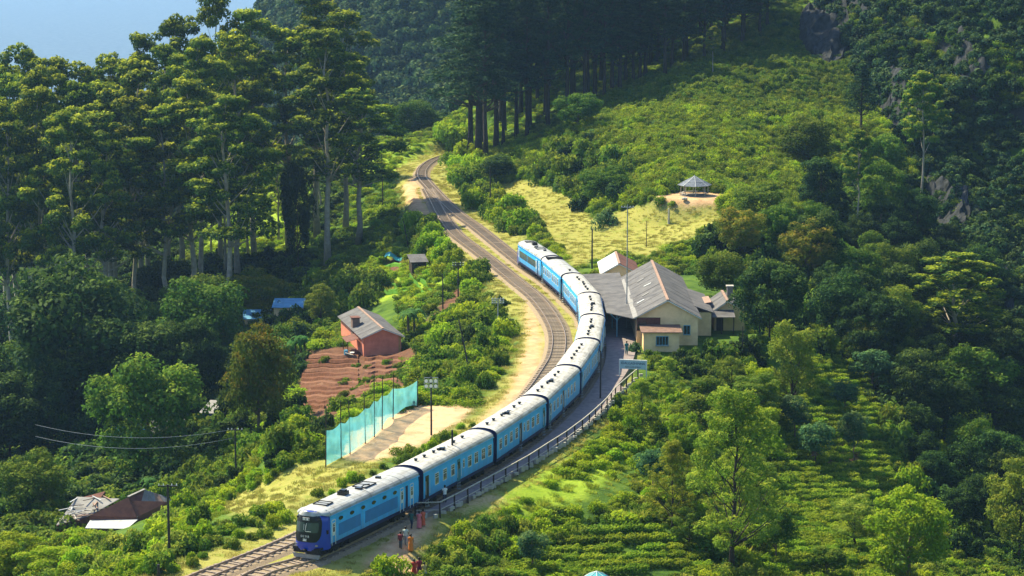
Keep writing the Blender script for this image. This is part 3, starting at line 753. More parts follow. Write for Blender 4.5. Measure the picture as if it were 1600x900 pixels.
# ------------------------------------------------------------------ station and other buildings
M_cream = mat('cream_plaster', (.88, .63, .35), .85, 0, .12, .9, .1, .2, (.70, .49, .27))
M_slate = mat('grey_roofing', (.135, .132, .138), .85, 0, .18, .7, .3, .15, (.075, .074, .082))
M_slate2 = mat('pale_roofing', (.24, .235, .235), .8, 0, .15, 1.5, .2)
M_rust = mat('rusty_ridge', (.34, .22, .17), .8, 0, .2, 2.5, .2)
M_rustd = mat('rusty_iron', (.17, .075, .055), .8, .1, .25, 1.5, .2, .2, (.10, .045, .04))
M_tin = mat('white_tin', (.48, .50, .51), .5, .1, .12, 1.6)
M_pink = mat('salmon_plaster', (.68, .24, .16), .85, 0, .2, .7, .05, .2, (.50, .165, .11))
M_wood = mat('dark_wood', (.045, .032, .025), .85, 0, .25, 4, .3)
M_brownb = mat('brown_boards', (.14, .055, .04), .85, 0, .2, 3, .2)
M_bwin = mat('blue_window_paint', (.10, .34, .50), .5, 0, .1, 3)
M_asph = mat('platform_asphalt', (.26, .215, .21), .95, 0, .22, 1.4, .3, .1, (.17, .145, .15))
M_stone = mat('grey_stone', (.22, .21, .20), .9, 0, .25, 3, .4)
M_conc = mat('pale_concrete', (.42, .40, .36), .9, 0, .15, 2.5, .2)
M_cyan = mat('cyan_paint', (.05, .34, .40), .6, 0, .12, 1.5)
M_tarpb = mat('blue_tarp', (.10, .30, .50), .5, 0, .15, 1.2)
M_thatch = mat('weathered_shingles', (.17, .20, .26), .85, 0, .3, 3.5, .5)
def corrug(quad, th, n_, m, parent, name='roof_sheet'):
    """roof plane split into sheets: quad = eave a, eave b, ridge b, ridge a; each sheet its own piece, proud or low by a few mm"""
    a, b_, c, d = [Vector(v) for v in quad]; nn = (b_ - a).cross(d - a).normalized()
    if nn.z < 0: nn = -nn
    for k in range(n_):
        f0, f1 = k / n_, (k + 1) / n_ - .004; up_ = nn * (random.choice([0, .012, .02]))
        MB().slab([a.lerp(b_, f0) + up_, a.lerp(b_, f1) + up_, d.lerp(c, f1) + up_, d.lerp(c, f0) + up_], th).build(name, m, parent)
def gable_house(name, label, cat, x0, x1, y0, y1, zb, ze, zr, mw, mr, ridge_x=None, over=.35, ridge_m=None, nsh=8, loc=(0, 0, 0), rz=0, mr2=None):
    t = thing(name, label, cat, loc, rz); rx = (x0 + x1) / 2 if ridge_x is None else ridge_x
    MB().prism([(x0, zb), (x0, ze), (rx, zr - .12), (x1, ze), (x1, zb)], (0, y1 - y0, 0), (0, y0, 0)).build('wall', mw, t)
    sl = (zr - ze) / max(rx - x0, .1); s2 = (zr - ze) / max(x1 - rx, .1)
    rf = MB().box((rx, (y0 + y1) / 2, zr + .05), (.34, y1 - y0 + 2 * over, .10)).build('roof_ridge', ridge_m or mr, t)
    for (xe, s_, k, mm) in ((x0, sl, -1, mr), (x1, s2, 1, mr2 or mr)):
        xo = xe + k * over; zo = ze - s_ * over + .06
        corrug([(xo, y0 - over, zo), (xo, y1 + over, zo), (rx, y1 + over, zr + .06), (rx, y0 - over, zr + .06)], .05, nsh, mm, t)
        MB().bar((xo, y0 - over + .03, zo - .07), (rx, y0 - over + .03, zr - .07), .04, .12).build('barge_board', M_white, t)
    return t
def wall_window(t, c, w, h, m=None, axis='x', cols=2):
    fr = MB(); x, y, z_ = c; B = (lambda p, d: fr.box(p, d)) 
    for s in (-1, 1): fr.box((x + s * w / 2, y, z_), (.07, .08, h + .07)); fr.box((x, y, z_ + s * h / 2), (w - .07, .08, .07))
    for k in range(1, cols): fr.box((x - w / 2 + w * k / cols, y, z_), (.06, .07, h - .07))
    o = fr.build('window', m or M_bwin, t); MB().box((x, y + .01, z_), (w - .06, .05, h - .06)).build('pane', M_glass, o)
    MB().box((x, y - .06, z_ - h / 2 - .07), (w + .2, .16, .06)).build('sill', M_conc, o); return o
st = gable_house('station_building', 'cream station hall with broad grey gabled roof and rusty ridge beside the train', 'station', 15.9, 23.7, 289.2, 322.5, -.3, 3.75, 5.9, M_cream, M_slate, 19.8, .45, M_rust, 10)
wall_window(st, (22.3, 289.15, 2.0), .8, 1.15)
MB().box((17.4, 289.12, 2.75), (3.0, .08, 1.7)).build('boarded_gable', M_brownb, st)
MB().box((16.6, 289.06, 2.55), (1.1, .06, 1.1)).build('dark_opening', M_glass, st)
MB().slab([(23.9, 297, 3.75), (26.4, 297, 2.9), (26.4, 312, 2.9), (23.9, 312, 3.75)], .08).build('lean_to_roof', M_slate, st)
MB().box((25.0, 304.5, 1.3), (2.2, 14.2, 3.1)).build('side_aisle', M_cream, st)
for x, y, rot_ in ((17.6, 300, .3), (18.2, 306, -.2), (16.8, 297, .1), (17.6, 312, .2)):
    zz = 3.75 + (x - 15.9) / 3.9 * 2.15 + .14; MB().box((x, y, zz), (1.1, .5, .03), Matrix.Rotation(-.50, 3, 'Y') @ Matrix.Rotation(rot_, 3, 'Z')).build('roof_patch', M_slate2 if rot_ > .15 else M_tin, st)
cv = [Vector(v) for v in [(15.5, 288.4, 3.62), (12.15, 294.5, 3.30), (11.6, 308, 3.30), (10.6, 318, 3.30), (9.9, 327, 3.30), (15.45, 327, 3.62)]]
corn = [((15.45, 288.6), (12.25, 294.6)), ((15.45, 301), (12.15, 301)), ((15.45, 309), (11.6, 309)), ((15.45, 318), (10.8, 318)), ((15.45, 327), (10.0, 327))]
for k in range(4):
    (a, b_), (c, d) = corn[k], corn[k + 1]
    MB().slab([(b_[0], b_[1], 3.32), (d[0], d[1] - .03, 3.32), (c[0], c[1] - .03, 3.58), (a[0], a[1], 3.58)], .08).build('canopy_sheet', M_slate, st)
MB().slab([(15.4, 288.7, 3.60), (15.4, 320, 3.60), (16.2, 320, 3.95), (16.2, 288.7, 3.95)], .05).build('canopy_flashing', M_slate2, st)
for y in (293.5, 300, 306.5, 313, 319.5, 326):
    b = MB(); x = float(np.interp(y, [293, 301, 309, 318, 327], [13.6, 13.2, 12.7, 12.0, 11.3])); b.bar((x, y, .3), (x, y, 3.3), .14); b.bar((x, y, 2.5), (x + .8, y, 3.35), .09); b.bar((x, y, 2.5), (x - .8, y, 3.28), .09); b.build('canopy_post', M_bwin, st)
an = thing('station_annex', 'low cream annex with rusty flat roof and blue window in front of the station gable', 'annex')
MB().box((18.8, 287.1, 1.05), (4.5, 4.0, 2.7)).build('wall', M_cream, an); MB().slab([(16.2, 284.7, 2.50), (21.4, 284.7, 2.50), (21.4, 289.3, 2.72), (16.2, 289.3, 2.72)], .10).build('roof', mat('brown_iron_roof', (.20, .12, .095), .8, 0, .25, 1.5), an)
wall_window(an, (18.9, 285.06, 1.35), 1.5, 1.1, None, 'x', 4); MB().box((18.9, 284.9, .72), (1.7, .14, .1)).build('window_ledge', M_conc, an)
sh = gable_house('goods_shed', 'small shed with white tin and rusty roof halves at the far end of the station', 'shed', 13.1, 18.2, 329.5, 341, -.3, 3.1, 4.5, M_cream, M_tin, 15.5, .35, M_rust, 5, mr2=M_rustd)
oh = gable_house('outhouse', 'cream outhouse with small chimney right of the station', 'outhouse', 26.9, 30.9, 301.5, 309.5, -1.5, 2.5, 3.7, M_cream, M_slate, 28.6, .4, M_rust, 5)
b = MB(); b.box((29.3, 306, 3.9), (.75, .75, 2.0)); ch = b.build('chimney', M_stone, oh); MB().box((29.3, 306, 4.98), (1.0, 1.0, .16)).build('chimney_cap', M_conc, ch)
MB().slab([(26.0, 298.6, 2.0), (29.4, 298.6, 2.0), (29.4, 301.4, 2.5), (26.0, 301.4, 2.5)], .07).build('porch_roof', M_slate, oh)
for x in (26.2, 27.6, 29.2): MB().box((x, 298.8, .4), (.13, .13, 3.2)).build('porch_post', M_wood, oh)
MB().slab([(24.9, 303, 3.0), (26.6, 303, 3.3), (26.6, 308, 3.3), (24.9, 308, 3.0)], .06).build('link_roof', M_rust, oh)
MB().box((27.6, 301.42, .6), (.9, .1, 1.9)).build('door', M_wood, oh)
# pink house
hb = W(565, 557, -6.1); he = W(628, 554, -6.1); wd_ = (he - hb).length; ha = math.atan2(he.y - hb.y, he.x - hb.x)
ph = gable_house('pink_house', 'salmon pink house with grey roof above the red terraces', 'house', 0, wd_, 0, 19, -.5, 2.95, 4.15, M_pink, M_slate, wd_ / 2, .5, M_rust, 7, loc=(hb.x + .3, hb.y, hb.z), rz=ha); ph.scale = (.93, .93, .93)
b = MB().box((.35, 8.5, 2.9), (1.1, 1.5, 3.0)); ch = b.build('chimney', mat('sooty_plaster', (.20, .13, .11), .9), ph); MB().box((.35, 8.5, 4.5), (1.4, 1.8, .12)).build('chimney_cap', M_rustd, ch)
MB().box((wd_ - .25, -.04, 1.5), (.3, .06, 2.6)).build('corner_post', mat('ochre_paint', (.45, .25, .10), .8), ph)
MB().slab([(-2.2, 2, 1.9), (-.35, 2, 2.4), (-.35, 6.2, 2.4), (-2.2, 6.2, 1.9)], .05).build('side_awning', M_rustd, ph)
for k, (x, y) in enumerate(((-2.0, 2.2), (-2.0, 6.0))): MB().box((x, y, .8), (.1, .1, 2.2)).build('awning_post', M_wood, ph)
jk = thing('junk_pile', 'pile of boards, drums and a white basin left of the pink house', 'pile', (hb.x - 1.6, hb.y + .2, hb.z)); 
MB().box((0, 0, .3), (1.4, .8, .08), Matrix.Rotation(.3, 3, 'Y')).build('board', M_conc, jk); MB().tube([(-.6, .4, 0), (-.6, .4, .8)], .28, 10).build('drum', M_bwin, jk); MB().tube([(.3, -.3, .4), (.3, -.3, .62)], [.2, .34], 12).build('basin', M_white, jk); MB().box((.5, .6, .5), (.7, .5, .9)).build('crate', M_rustd, jk)
# pavilion
pvp = gz; pt = thing('garden_pavilion', 'open octagonal pavilion with blue-grey shingled roof on the red earth knoll', 'pavilion', (pvp.x, pvp.y, 7.0)); pt.scale = (.86, .86, .86)
n8 = 8
for k in range(n8):
    a0_, a1_ = 2 * math.pi * k / n8, 2 * math.pi * (k + 1) / n8
    for r_, (ra, rb, za, zb_) in enumerate(((3.35, 2.2, 2.05, 2.72), (2.2, 1.1, 2.75, 3.3), (1.1, .12, 3.33, 3.75))):
        pts_ = [(ra * math.cos(a0_), ra * math.sin(a0_), za), (ra * math.cos(a1_), ra * math.sin(a1_), za), (rb * math.cos(a1_), rb * math.sin(a1_), zb_), (rb * math.cos(a0_), rb * math.sin(a0_), zb_)]
        MB().slab([Vector(v) + Vector((0, 0, random.uniform(0, .03))) for v in pts_], .06).build('roof_panel', M_thatch, pt)
    MB().bar((3.38 * math.cos(a0_), 3.38 * math.sin(a0_), 2.09), (.12 * math.cos(a0_), .12 * math.sin(a0_), 3.82), .09).build('hip_cap', M_tin, pt)
    MB().box((2.7 * math.cos(a0_), 2.7 * math.sin(a0_), 1.1), (.16, .16, 2.3)).build('post', M_conc, pt)
    if k not in (5, 6): MB().bar((2.7 * math.cos(a0_), 2.7 * math.sin(a0_), .5), (2.7 * math.cos(a1_), 2.7 * math.sin(a1_), .5), .35, .08).build('bench', M_conc, pt)
MB().tube([(0, 0, 3.7), (0, 0, 4.1)], [.12, .03], 8).build('finial', M_tin, pt); MB().tube([(0, 0, -.2), (0, 0, .07)], 3.1, 8).build('floor', M_stone, pt)
rk = W(1070, 312, 7.0); bm_ = bmesh.new(); bmesh.ops.create_icosphere(bm_, subdivisions=2, radius=.5)
for v in bm_.verts: v.co *= 1 + .18 * math.sin(v.co.x * 9 + v.co.y * 7) ; v.co.z *= .6
me = bpy.data.meshes.new('boulder'); bm_.to_mesh(me); bm_.free(); me.materials.append(M_conc); o = link('boulder', me); o.location = (rk.x, rk.y, 7.15); tag(o, 'small pale boulder before the pavilion', 'boulder')
# tin roofs at the lower left
def on(px, py, zz): return W(px, py, zz)
th_ = thing('rusty_roof_house', 'house with rusty brown roof and pale corrugated ridge half sunk behind bushes at lower left', 'house')
r1, r2 = on(200, 777, -8.3), on(226, 765, -8.0); e1, e2 = on(140, 806, -10.0), on(214, 808, -10.2); e3 = on(262, 777, -9.4); e4 = on(300, 792, -10.6)
MB().slab([e1, e2, on(236, 790, -9.0), r2, r1], .08) if False else None
MB().slab([e1, e2, r2, r1], .08).build('roof', M_rustd, th_)
for k in range(5):
    f0, f1 = k / 5, (k + 1) / 5 - .01; MB().slab([e2.lerp(e4, f0) + Vector((0, 0, .02 * (k % 2))), e2.lerp(e4, f1) + Vector((0, 0, .02 * (k % 2))), r2.lerp(e3, f1) + Vector((0, 0, .02 * (k % 2))), r2.lerp(e3, f0) + Vector((0, 0, .02 * (k % 2)))], .06).build('roof_sheet', M_slate2 if k != 2 else M_rust, th_)
MB().prism([(0, 0), (1, 0), (1, 1), (0, 1)], (0, 0, -2.6), e1 - Vector((0, 0, .15)), (e2 - e1) * .94, (r1 - e1) * .9).build('wall', M_rustd, th_)
MB().bar(r1 + Vector((0, 0, .06)), r2 + Vector((0, 0, .06)), .3, .08).build('roof_ridge', M_slate2, th_)
sh2 = thing('white_roof_shed', 'shed with flat white tin roof in front of the rusty roof', 'shed'); q4 = [on(133, 825, -10.6), on(199, 826, -10.6), on(220, 808, -10.4), on(145, 806, -10.4)]
for k in range(3):
    f0, f1 = k / 3, (k + 1) / 3 - .006; MB().slab([q4[0].lerp(q4[1], f0), q4[0].lerp(q4[1], f1), q4[3].lerp(q4[2], f1), q4[3].lerp(q4[2], f0)], .06).build('roof_sheet', M_tin, sh2)
MB().prism([(0, 0), (1, 0), (1, 1), (0, 1)], (0, 0, -2.2), q4[0] + (q4[1] - q4[0]) * .04 + (q4[3] - q4[0]) * .04 - Vector((0, 0, .1)), (q4[1] - q4[0]) * .9, (q4[3] - q4[0]) * .9).build('wall', M_rustd, sh2)
sh3 = thing('grey_roof_shed', 'long grey roof littered with planks and branches left of the rusty roof', 'shed'); q5 = [on(88, 820, -11.2), on(138, 806, -11.0), on(186, 779, -9.6), on(120, 776, -9.8)]
MB().slab(q5, .08).build('roof', M_slate2, sh3); MB().prism([(0, 0), (1, 0), (1, 1), (0, 1)], (0, 0, -2.4), q5[0] - Vector((0, 0, .12)), (q5[1] - q5[0]) * .95, (q5[3] - q5[0]) * .95).build('wall', M_rustd, sh3)
for k in range(22):
    f, g_ = random.random(), random.random(); p = q5[0].lerp(q5[1], f).lerp(q5[3].lerp(q5[2], f), g_) + Vector((0, 0, .12)); a = random.uniform(0, 3.1); d = Vector((math.cos(a), math.sin(a), random.uniform(-.05, .12))) * random.uniform(.5, 1.2)
    MB().bar(p - d, p + d, .14, .05).build('loose_plank', random.choice([M_wood, M_rust, M_tin, M_conc]), sh3)
# huts under the trees
def hut(name, lab, px, py, dist, w, d, h, mw, mr, rz=0., door=None):
    b = at_depth(px, dist); t = thing(name, lab, 'hut', b, rz); MB().box((0, d / 2, h / 2 - .3), (w, d, h + .6)).build('wall', mw, t)
    for k in range(3):
        f0, f1 = -w / 2 - .3 + (w + .6) * k / 3, -w / 2 - .3 + (w + .6) * (k + 1) / 3 - .02
        MB().slab([(f0, -.5, h - .05), (f1, -.5, h - .05), (f1, d + .4, h + .7), (f0, d + .4, h + .7)], .06).build('roof_sheet', mr, t)
    o = MB().box((w * .18, -.03, .85), (.7, .06, 1.7)).build('door', door or M_wood, t); MB().box((-w * .25, -.03, 1.25), (.7, .06, .6)).build('window', M_glass, t); return t
hut('blue_walled_hut', 'dark blue hut half hidden under trees left of the net', 335, 682, 303, 3.4, 4, 2.5, mat('ultramarine_plaster', (.03, .06, .28), .8), M_slate2, -.2)
hut('grey_hut', 'grey hut with patched roof hidden behind the lighter tree', 262, 690, 300, 4.6, 4, 2.3, M_slate2, M_slate, .2)
hut('green_roof_hut', 'hut under a green sheet roof deep in the shade at left', 205, 668, 304, 3.6, 3, 2.4, M_wood, M_cyan, .1)
hut('blue_roof_house', 'small cream house with bright blue roof left of the pink house, behind the orange-flushed tree', 402, 505, 372, 4.0, 4, 2.4, M_cream, M_tarpb, .1)
hut('blue_roof_house', 'small house with bright blue roof nearest the pale slender tree', 450, 505, 372, 4.6, 4, 2.4, M_cream, M_tarpb, 0)
hut('grey_garden_hut', 'tiny dark hut at the top of the vegetable garden beside the cyan sheet', 655, 425, 372, 2.4, 3, 2.0, M_wood, M_slate, .2)
b = hit(618, 408); t = thing('cyan_sheet', 'crumpled cyan plastic sheet lying over the garden frame', 'plastic sheet', b); mb = MB(); vs = []; fs = []
for i in range(9):
    for j in range(5): vs.append(((i - 4) * .45, (j - 2) * 1.0 + .2 * math.sin(i * 2.1), 1.0 + .5 * math.sin(i * .8 + .4) + .18 * math.sin(i * 3 + j * 2) - .1 * abs(j - 2)))
for i in range(8):
    for j in range(4): a = i * 5 + j; fs.append((a, a + 1, a + 6, a + 5))
mb.add(vs, fs); o = mb.build('sheet', M_cyan, t); md = o.modifiers.new('s', 'SOLIDIFY'); md.thickness = .03
for x in (-1.6, 1.6): MB().box((x, 0, .4), (.08, .08, 1.2)).build('stake', M_wood, t)
# umbrella at the bottom edge
b = hit(932, 941); t = thing('teal_umbrella', 'teal umbrella roof poking up from the tea at the bottom edge', 'umbrella', b)
um = MB(); n_ = 8
for k in range(n_):
    a, c = 2 * math.pi * k / n_, 2 * math.pi * (k + 1) / n_; um = MB().add([(0, 0, 2.75), (.8 * math.cos(a), .8 * math.sin(a), 2.42), (1.5 * math.cos(a), 1.5 * math.sin(a), 1.95), (1.5 * math.cos(c) * .99, 1.5 * math.sin(c) * .99, 1.95), (.8 * math.cos(c), .8 * math.sin(c), 2.42)], [(0, 1, 4), (1, 2, 3, 4)])
    o = um.build('canopy_panel', M_cyan, t); md = o.modifiers.new('s', 'SOLIDIFY'); md.thickness = .012
    MB().tube([(0, 0, 2.77), (.8 * math.cos(a), .8 * math.sin(a), 2.44), (1.5 * math.cos(a), 1.5 * math.sin(a), 1.97)], .022, 5).build('rib', M_white, t)
MB().tube([(0, 0, 0), (0, 0, 2.85)], .03, 6).build('pole', M_grey, t)

# ------------------------------------------------------------------ platform and fence
FL = [(649, 802), (679, 805), (692, 799), (723, 783), (760, 763), (795, 744), (827, 726), (856, 707), (883, 690), (915, 666), (933, 650), (947, 637), (962, 618), (978, 604), (992, 592), (1006, 582)]
FW = [W(x, y, .35) for x, y in FL]
FWd = []
for i in range(len(FW) - 1):
    for k in range(10): FWd.append(FW[i].lerp(FW[i + 1], k / 10))
FWd.append(FW[-1]); FN = np.array([(p.x, p.y) for p in FWd])
ia = min(range(len(A)), key=lambda i: (A[i] - Vector((FW[1].x, FW[1].y, 0))).length); ib = min(range(len(A)), key=lambda i: abs(A[i].y - 330))
v = []; f = []; k_ = 0
for i in range(ia, ib, 4):
    p = A[i]; t_ = tang(A, i); nl = Vector((-t_.y, t_.x, 0)); inn = p - nl * 1.78
    if p.y < 283:
        w_ = max(2.2, float(dist_poly([p.x], [p.y], FN)[0]) - .15)
    else: w_ = 5.6
    if p.y > 262: w_ = 0
    if p.y > 262: w_ = max(w_, float(np.interp(p.y, [262, 283, 290], [4.4, 5.4, 5.6])))
    out_ = p - nl * w_
    for q_, zz in ((inn, -.3), (inn, .30), (inn - nl * .45, .305), (out_, .31), (out_, -.6)): v.append(Vector((q_.x, q_.y, zz)))
    k_ += 1
for i in range(k_ - 1):
    for j in range(4): f.append((i * 5 + j, i * 5 + j + 1, i * 5 + 5 + j + 1, i * 5 + 5 + j))
f.append((0, 1, 2, 3, 4)); e_ = (k_ - 1) * 5; f.append((e_ + 4, e_ + 3, e_ + 2, e_ + 1, e_))
o = MB().add(v, f).build('station_platform', M_asph); tag(o, 'dark asphalt platform curving along the right side of the train', None, None, 'structure')
fe = thing('platform_fence', 'low fence of dark posts with pale top rail along the curved platform edge', 'fence'); acc = 0; last = None
LF = [0]; 
for i in range(1, len(FWd)): LF.append(LF[-1] + (FWd[i] - FWd[i - 1]).length)
def onF(s):
    j = int(np.clip(np.searchsorted(LF, s) - 1, 0, len(FWd) - 2)); return FWd[j].lerp(FWd[j + 1], (s - LF[j]) / max(LF[j + 1] - LF[j], 1e-6))
nF = int(LF[-1] / 2.9); post_me = MB().box((0, 0, .2), (.15, .15, 1.9)).mesh('post', M_wood)
for k in range(nF + 1):
    p = onF(min(k * 2.9, LF[-1])); o = link('post', post_me, fe); o.location = (p.x, p.y, .2 + random.uniform(-.05, .05)); o.rotation_euler = (random.uniform(-.03, .03), random.uniform(-.03, .03), 0)
    if k < nF:
        q_ = onF((k + 1) * 2.9); MB().bar((p.x, p.y, 1.34), (q_.x, q_.y, 1.34), .09, .09).build('top_rail', M_conc, fe)
        if k < 20: MB().bar((p.x, p.y, .62), (q_.x, q_.y, .62), .06, .06).build('lower_rail', M_conc, fe)
for k in range(int(LF[-1] / .9)):
    if random.random() < .75:
        p = onF(k * .9 + random.random() * .4); MB().box((p.x + random.uniform(-.1, .1), p.y - .12, .25), (random.uniform(.3, .6), .25, random.uniform(.25, .5)), Matrix.Rotation(random.random(), 3, 'Z')).build('edging_stone', M_conc, fe)
# name board
nb = W(968, 592, .0); ne = W(1010, 594, .0); wn = (ne - nb).length; t = thing('station_name_board', 'pale blue station name board on two posts at the end of the platform', 'sign', nb, math.atan2(ne.y - nb.y, ne.x - nb.x))
for x in (0, wn): MB().box((x, 0, 1.0), (.12, .12, 2.7)).build('post', M_white, t)
M_sign = mat('pale_blue_board', (.38, .58, .66), .5, 0, .08, 2); MB().box((wn / 2, -.02, 1.75), (wn - .12, .05, 1.0)).build('board', M_sign, t); MB().box((wn / 2, 0, 2.32), (wn + .1, .14, .12)).build('top_rail', M_white, t)
for k_, (tx, sz_, zz) in enumerate((('IDALGASHINNA', .40, 1.82), ('IDALGASHINNA', .26, 1.42))):
    fc = bpy.data.curves.new('lettering', 'FONT'); fc.body = tx; fc.size = sz_; fc.align_x = 'CENTER'; fc.extrude = .006; fc.materials.append(M_navy)
    fo = text_obj('lettering', fc, t); fo.location = (wn / 2, -.055, zz); fo.rotation_euler = (R(90), 0, 0)

# ------------------------------------------------------------------ poles, lamps, net, wires
def pole(px, py, pyt, label, r=.11, arms=0, m=None, name='telegraph_pole', lean=(0, 0), cups=True, dist=None):
    b = hit(px, py) if dist is None else at_depth(px, dist); h = height_for(b, pyt); t = thing(name, label, 'pole', b); tp = Vector((lean[0] * h, lean[1] * h, h))
    MB().tube([(0, 0, -.4), tp * .5, tp], [r, r * .85, r * .7], 8).build('shaft', m or M_iron, t)
    for k in range(arms):
        c = tp * (1 - .05 * (k + .4)); a = MB().box(c, (1.7, .1, .1)).build('crossarm', m or M_iron, t)
        for x in (-.75, -.35, .35, .75): MB().tube([(c.x + x, c.y, c.z + .05), (c.x + x, c.y, c.z + .2)], [.05, .035], 6).build('insulator', M_white, a)
    return t, b, h
def lpx(px, py, b): return (px - 800) * mpp(b)
pole(265, 882, 757, 'telegraph pole with small crossarm at the lower left beside the bushes', .13, 1)
pole(248, 905, 882, 'short dark stump post at the bottom edge left of the rails', .16)
pole(369, 757, 670, 'slim pole carrying two wires at the edge of the lower wood', .12, 1)
pole(716, 481, 410, 'telegraph pole with double crossarm above the garden slope', .12, 2)
pole(692, 494, 428, 'plain pole just left of the double-armed pole', .11)
pole(640, 396, 345, 'leaning plain pole near the cyan sheet', .11, 0, lean=(-.18, 0))
pole(597, 288, 240, 'far pole with one slanting arm beside the sunny clearing', .13)[0]
b = hit(597, 288); h_ = height_for(b, 246); o = MB().bar((b.x, b.y - .1, b.z + h_), (b.x - 1.4, b.y - .1, b.z + h_ - 1.1), .25, .12).build('signal_arm', M_iron, [o for o in COL.objects if o.get('label', '').startswith('far pole with one')][0])
o.matrix_parent_inverse = Matrix.Translation(-b)
pole(598, 333, 275, 'thin pole below the far slanting-arm pole', .11, 1)
pole(766, 330, 260, 'dark pole in the hedge between tracks and yellow meadow', .13)
pole(925, 421, 357, 'bare dark post on the yellow meadow behind the train', .14)
pole(1010, 386, 345, 'thin metal rod on the meadow behind the station', .06)
pole(1045, 349, 326, 'stubby pale post on the meadow below the pavilion', .2, 0, M_conc, 'stubby_post')
pole(979, 500, 320, 'tall thin mast rising through the station canopy', .09, 1, M_grey, 'mast', dist=300)
pole(938, 628, 548, 'dark lamp pole standing on the platform near the fence', .10)
pole(707, 768, 672, 'dark pole on the platform in front of the second carriage', .13)
pole(738, 602, 500, 'leaning pole crossing the bushes on the bank', .11, 0, lean=(-.20, 0))
pole(778, 528, 466, 'grey pole with three small crossarms beside the dome bushes', .10, 3, M_grey)
pole(1160, 560, 510, 'post supporting a handrail beside the outhouse', .09)
pole(1186, 545, 470, 'bare stem-like post right of the station garden', .08)
t, b, h = pole(674, 680, 588, 'floodlight pole with a rack of lamps beside the sandy field', .11, 0, None, 'floodlight_pole')
rack = MB()
for k in range(3): rack.box((0, 0, h - .15 - k * .55), (1.5, .05, .06))
for x in (-.72, -.24, .24, .72): rack.box((x, 0, h - .7), (.05, .045, 1.25))
rk_ = rack.build('lamp_rack', M_grey, t)
for i in range(2):
    for x in (-.5, 0, .5): MB().tube([(x, -.05, h - .4 - i * .55), (x, -.25, h - .45 - i * .55)], [.1, .19], 10).build('lamp', M_white, rk_)
NP = [((509, 730), 635, 672), ((533, 717), 627, 660), ((547, 710), 626, 652), ((571, 693), 614, 638), ((585, 683), 583, 626), ((597, 671), 588, 618), ((614, 655), 583, 607), ((652, 636), 590, 595)]
nf = thing('net_fence', 'tall cyan net on slim poles along the far side of the sandy field', 'net'); tops = []
for (x, y), pt_, nt_ in NP:
    b = hit(x, y); h = height_for(b, pt_); hn = height_for(b, nt_); tops.append((b, hn)); MB().tube([b - Vector((0, 0, .4)), b + Vector((random.uniform(-.15, .15), 0, h))], [.07, .045], 7).build('net_pole', M_wood, nf)
M_net, t_, N_, L_, p_ = nodes_of('cyan_net'); tr = N_.new('ShaderNodeBsdfTransparent'); tl = N_.new('ShaderNodeBsdfTranslucent'); tl.inputs['Color'].default_value = (.16, .62, .70, 1)
p_.inputs['Base Color'].default_value = (.26, .60, .68, 1); p_.inputs['Roughness'].default_value = .8
m1 = N_.new('ShaderNodeMixShader'); m1.inputs[0].default_value = .5; m2 = N_.new('ShaderNodeMixShader'); L_.new(p_.outputs[0], m1.inputs[1]); L_.new(tl.outputs[0], m1.inputs[2])
tc = N_.new('ShaderNodeTexCoord'); no = N_.new('ShaderNodeTexNoise'); no.inputs['Scale'].default_value = .7; L_.new(tc.outputs['Object'], no.inputs['Vector']); mr = N_.new('ShaderNodeMapRange'); L_.new(no.outputs[0], mr.inputs['Value'])
mr.inputs['From Min'].default_value = .35; mr.inputs['From Max'].default_value = .65; mr.inputs['To Min'].default_value = .22; mr.inputs['To Max'].default_value = .5; L_.new(mr.outputs[0], m2.inputs[0]); L_.new(m1.outputs[0], m2.inputs[1]); L_.new(tr.outputs[0], m2.inputs[2]); L_.new(m2.outputs[0], N_['Material Output'].inputs['Surface'])
for i in range(len(tops) - 1):
    (a, ha_), (c, hc) = tops[i], tops[i + 1]; v = []; f = []
    for j in range(7):
        u_ = j / 6
        for k in range(6):
            w_ = k / 5; b = a.lerp(c, u_); hh = ha_ + (hc - ha_) * u_; sag = .35 * math.sin(math.pi * u_); lo = .15 if i < 5 else .15 + .5 * math.sin(math.pi * u_)
            v.append((b.x, b.y + .25 * math.sin(u_ * 3.1 + i) * math.sin(w_ * 3.1) + .06 * math.sin(j * 2.7 + k * 1.9), b.z + lo + (hh - lo - sag * w_) * w_))
    for j in range(6):
        for k in range(5): q_ = j * 6 + k; f.append((q_, q_ + 1, q_ + 7, q_ + 6))
    MB().add(v, f).build('net_panel', M_net, nf, True)
def wire(a, b_, sag, label):
    pts_ = [a.lerp(b_, k / 16) - Vector((0, 0, sag * 4 * (k / 16) * (1 - k / 16))) for k in range(17)]; o = MB().tube(pts_, .025, 4).build('power_line', M_grey); tag(o, label, 'cable')
pA = hit(369, 757); hA = height_for(pA, 672); pB = at_depth(60, 262)
wire(pA + Vector((-.7, 0, hA)), Vector((pB.x, pB.y, pA.z + hA - 3)), 1.2, 'upper one of two thin wires strung across the shady lower left wood')
wire(pA + Vector((-.3, 0, hA - .9)), Vector((pB.x, pB.y, pA.z + hA - 4.4)), 1.3, 'lower one of two thin wires strung across the shady lower left wood')
# handrail by the outhouse
a, c = hit(1160, 560), hit(1196, 575)

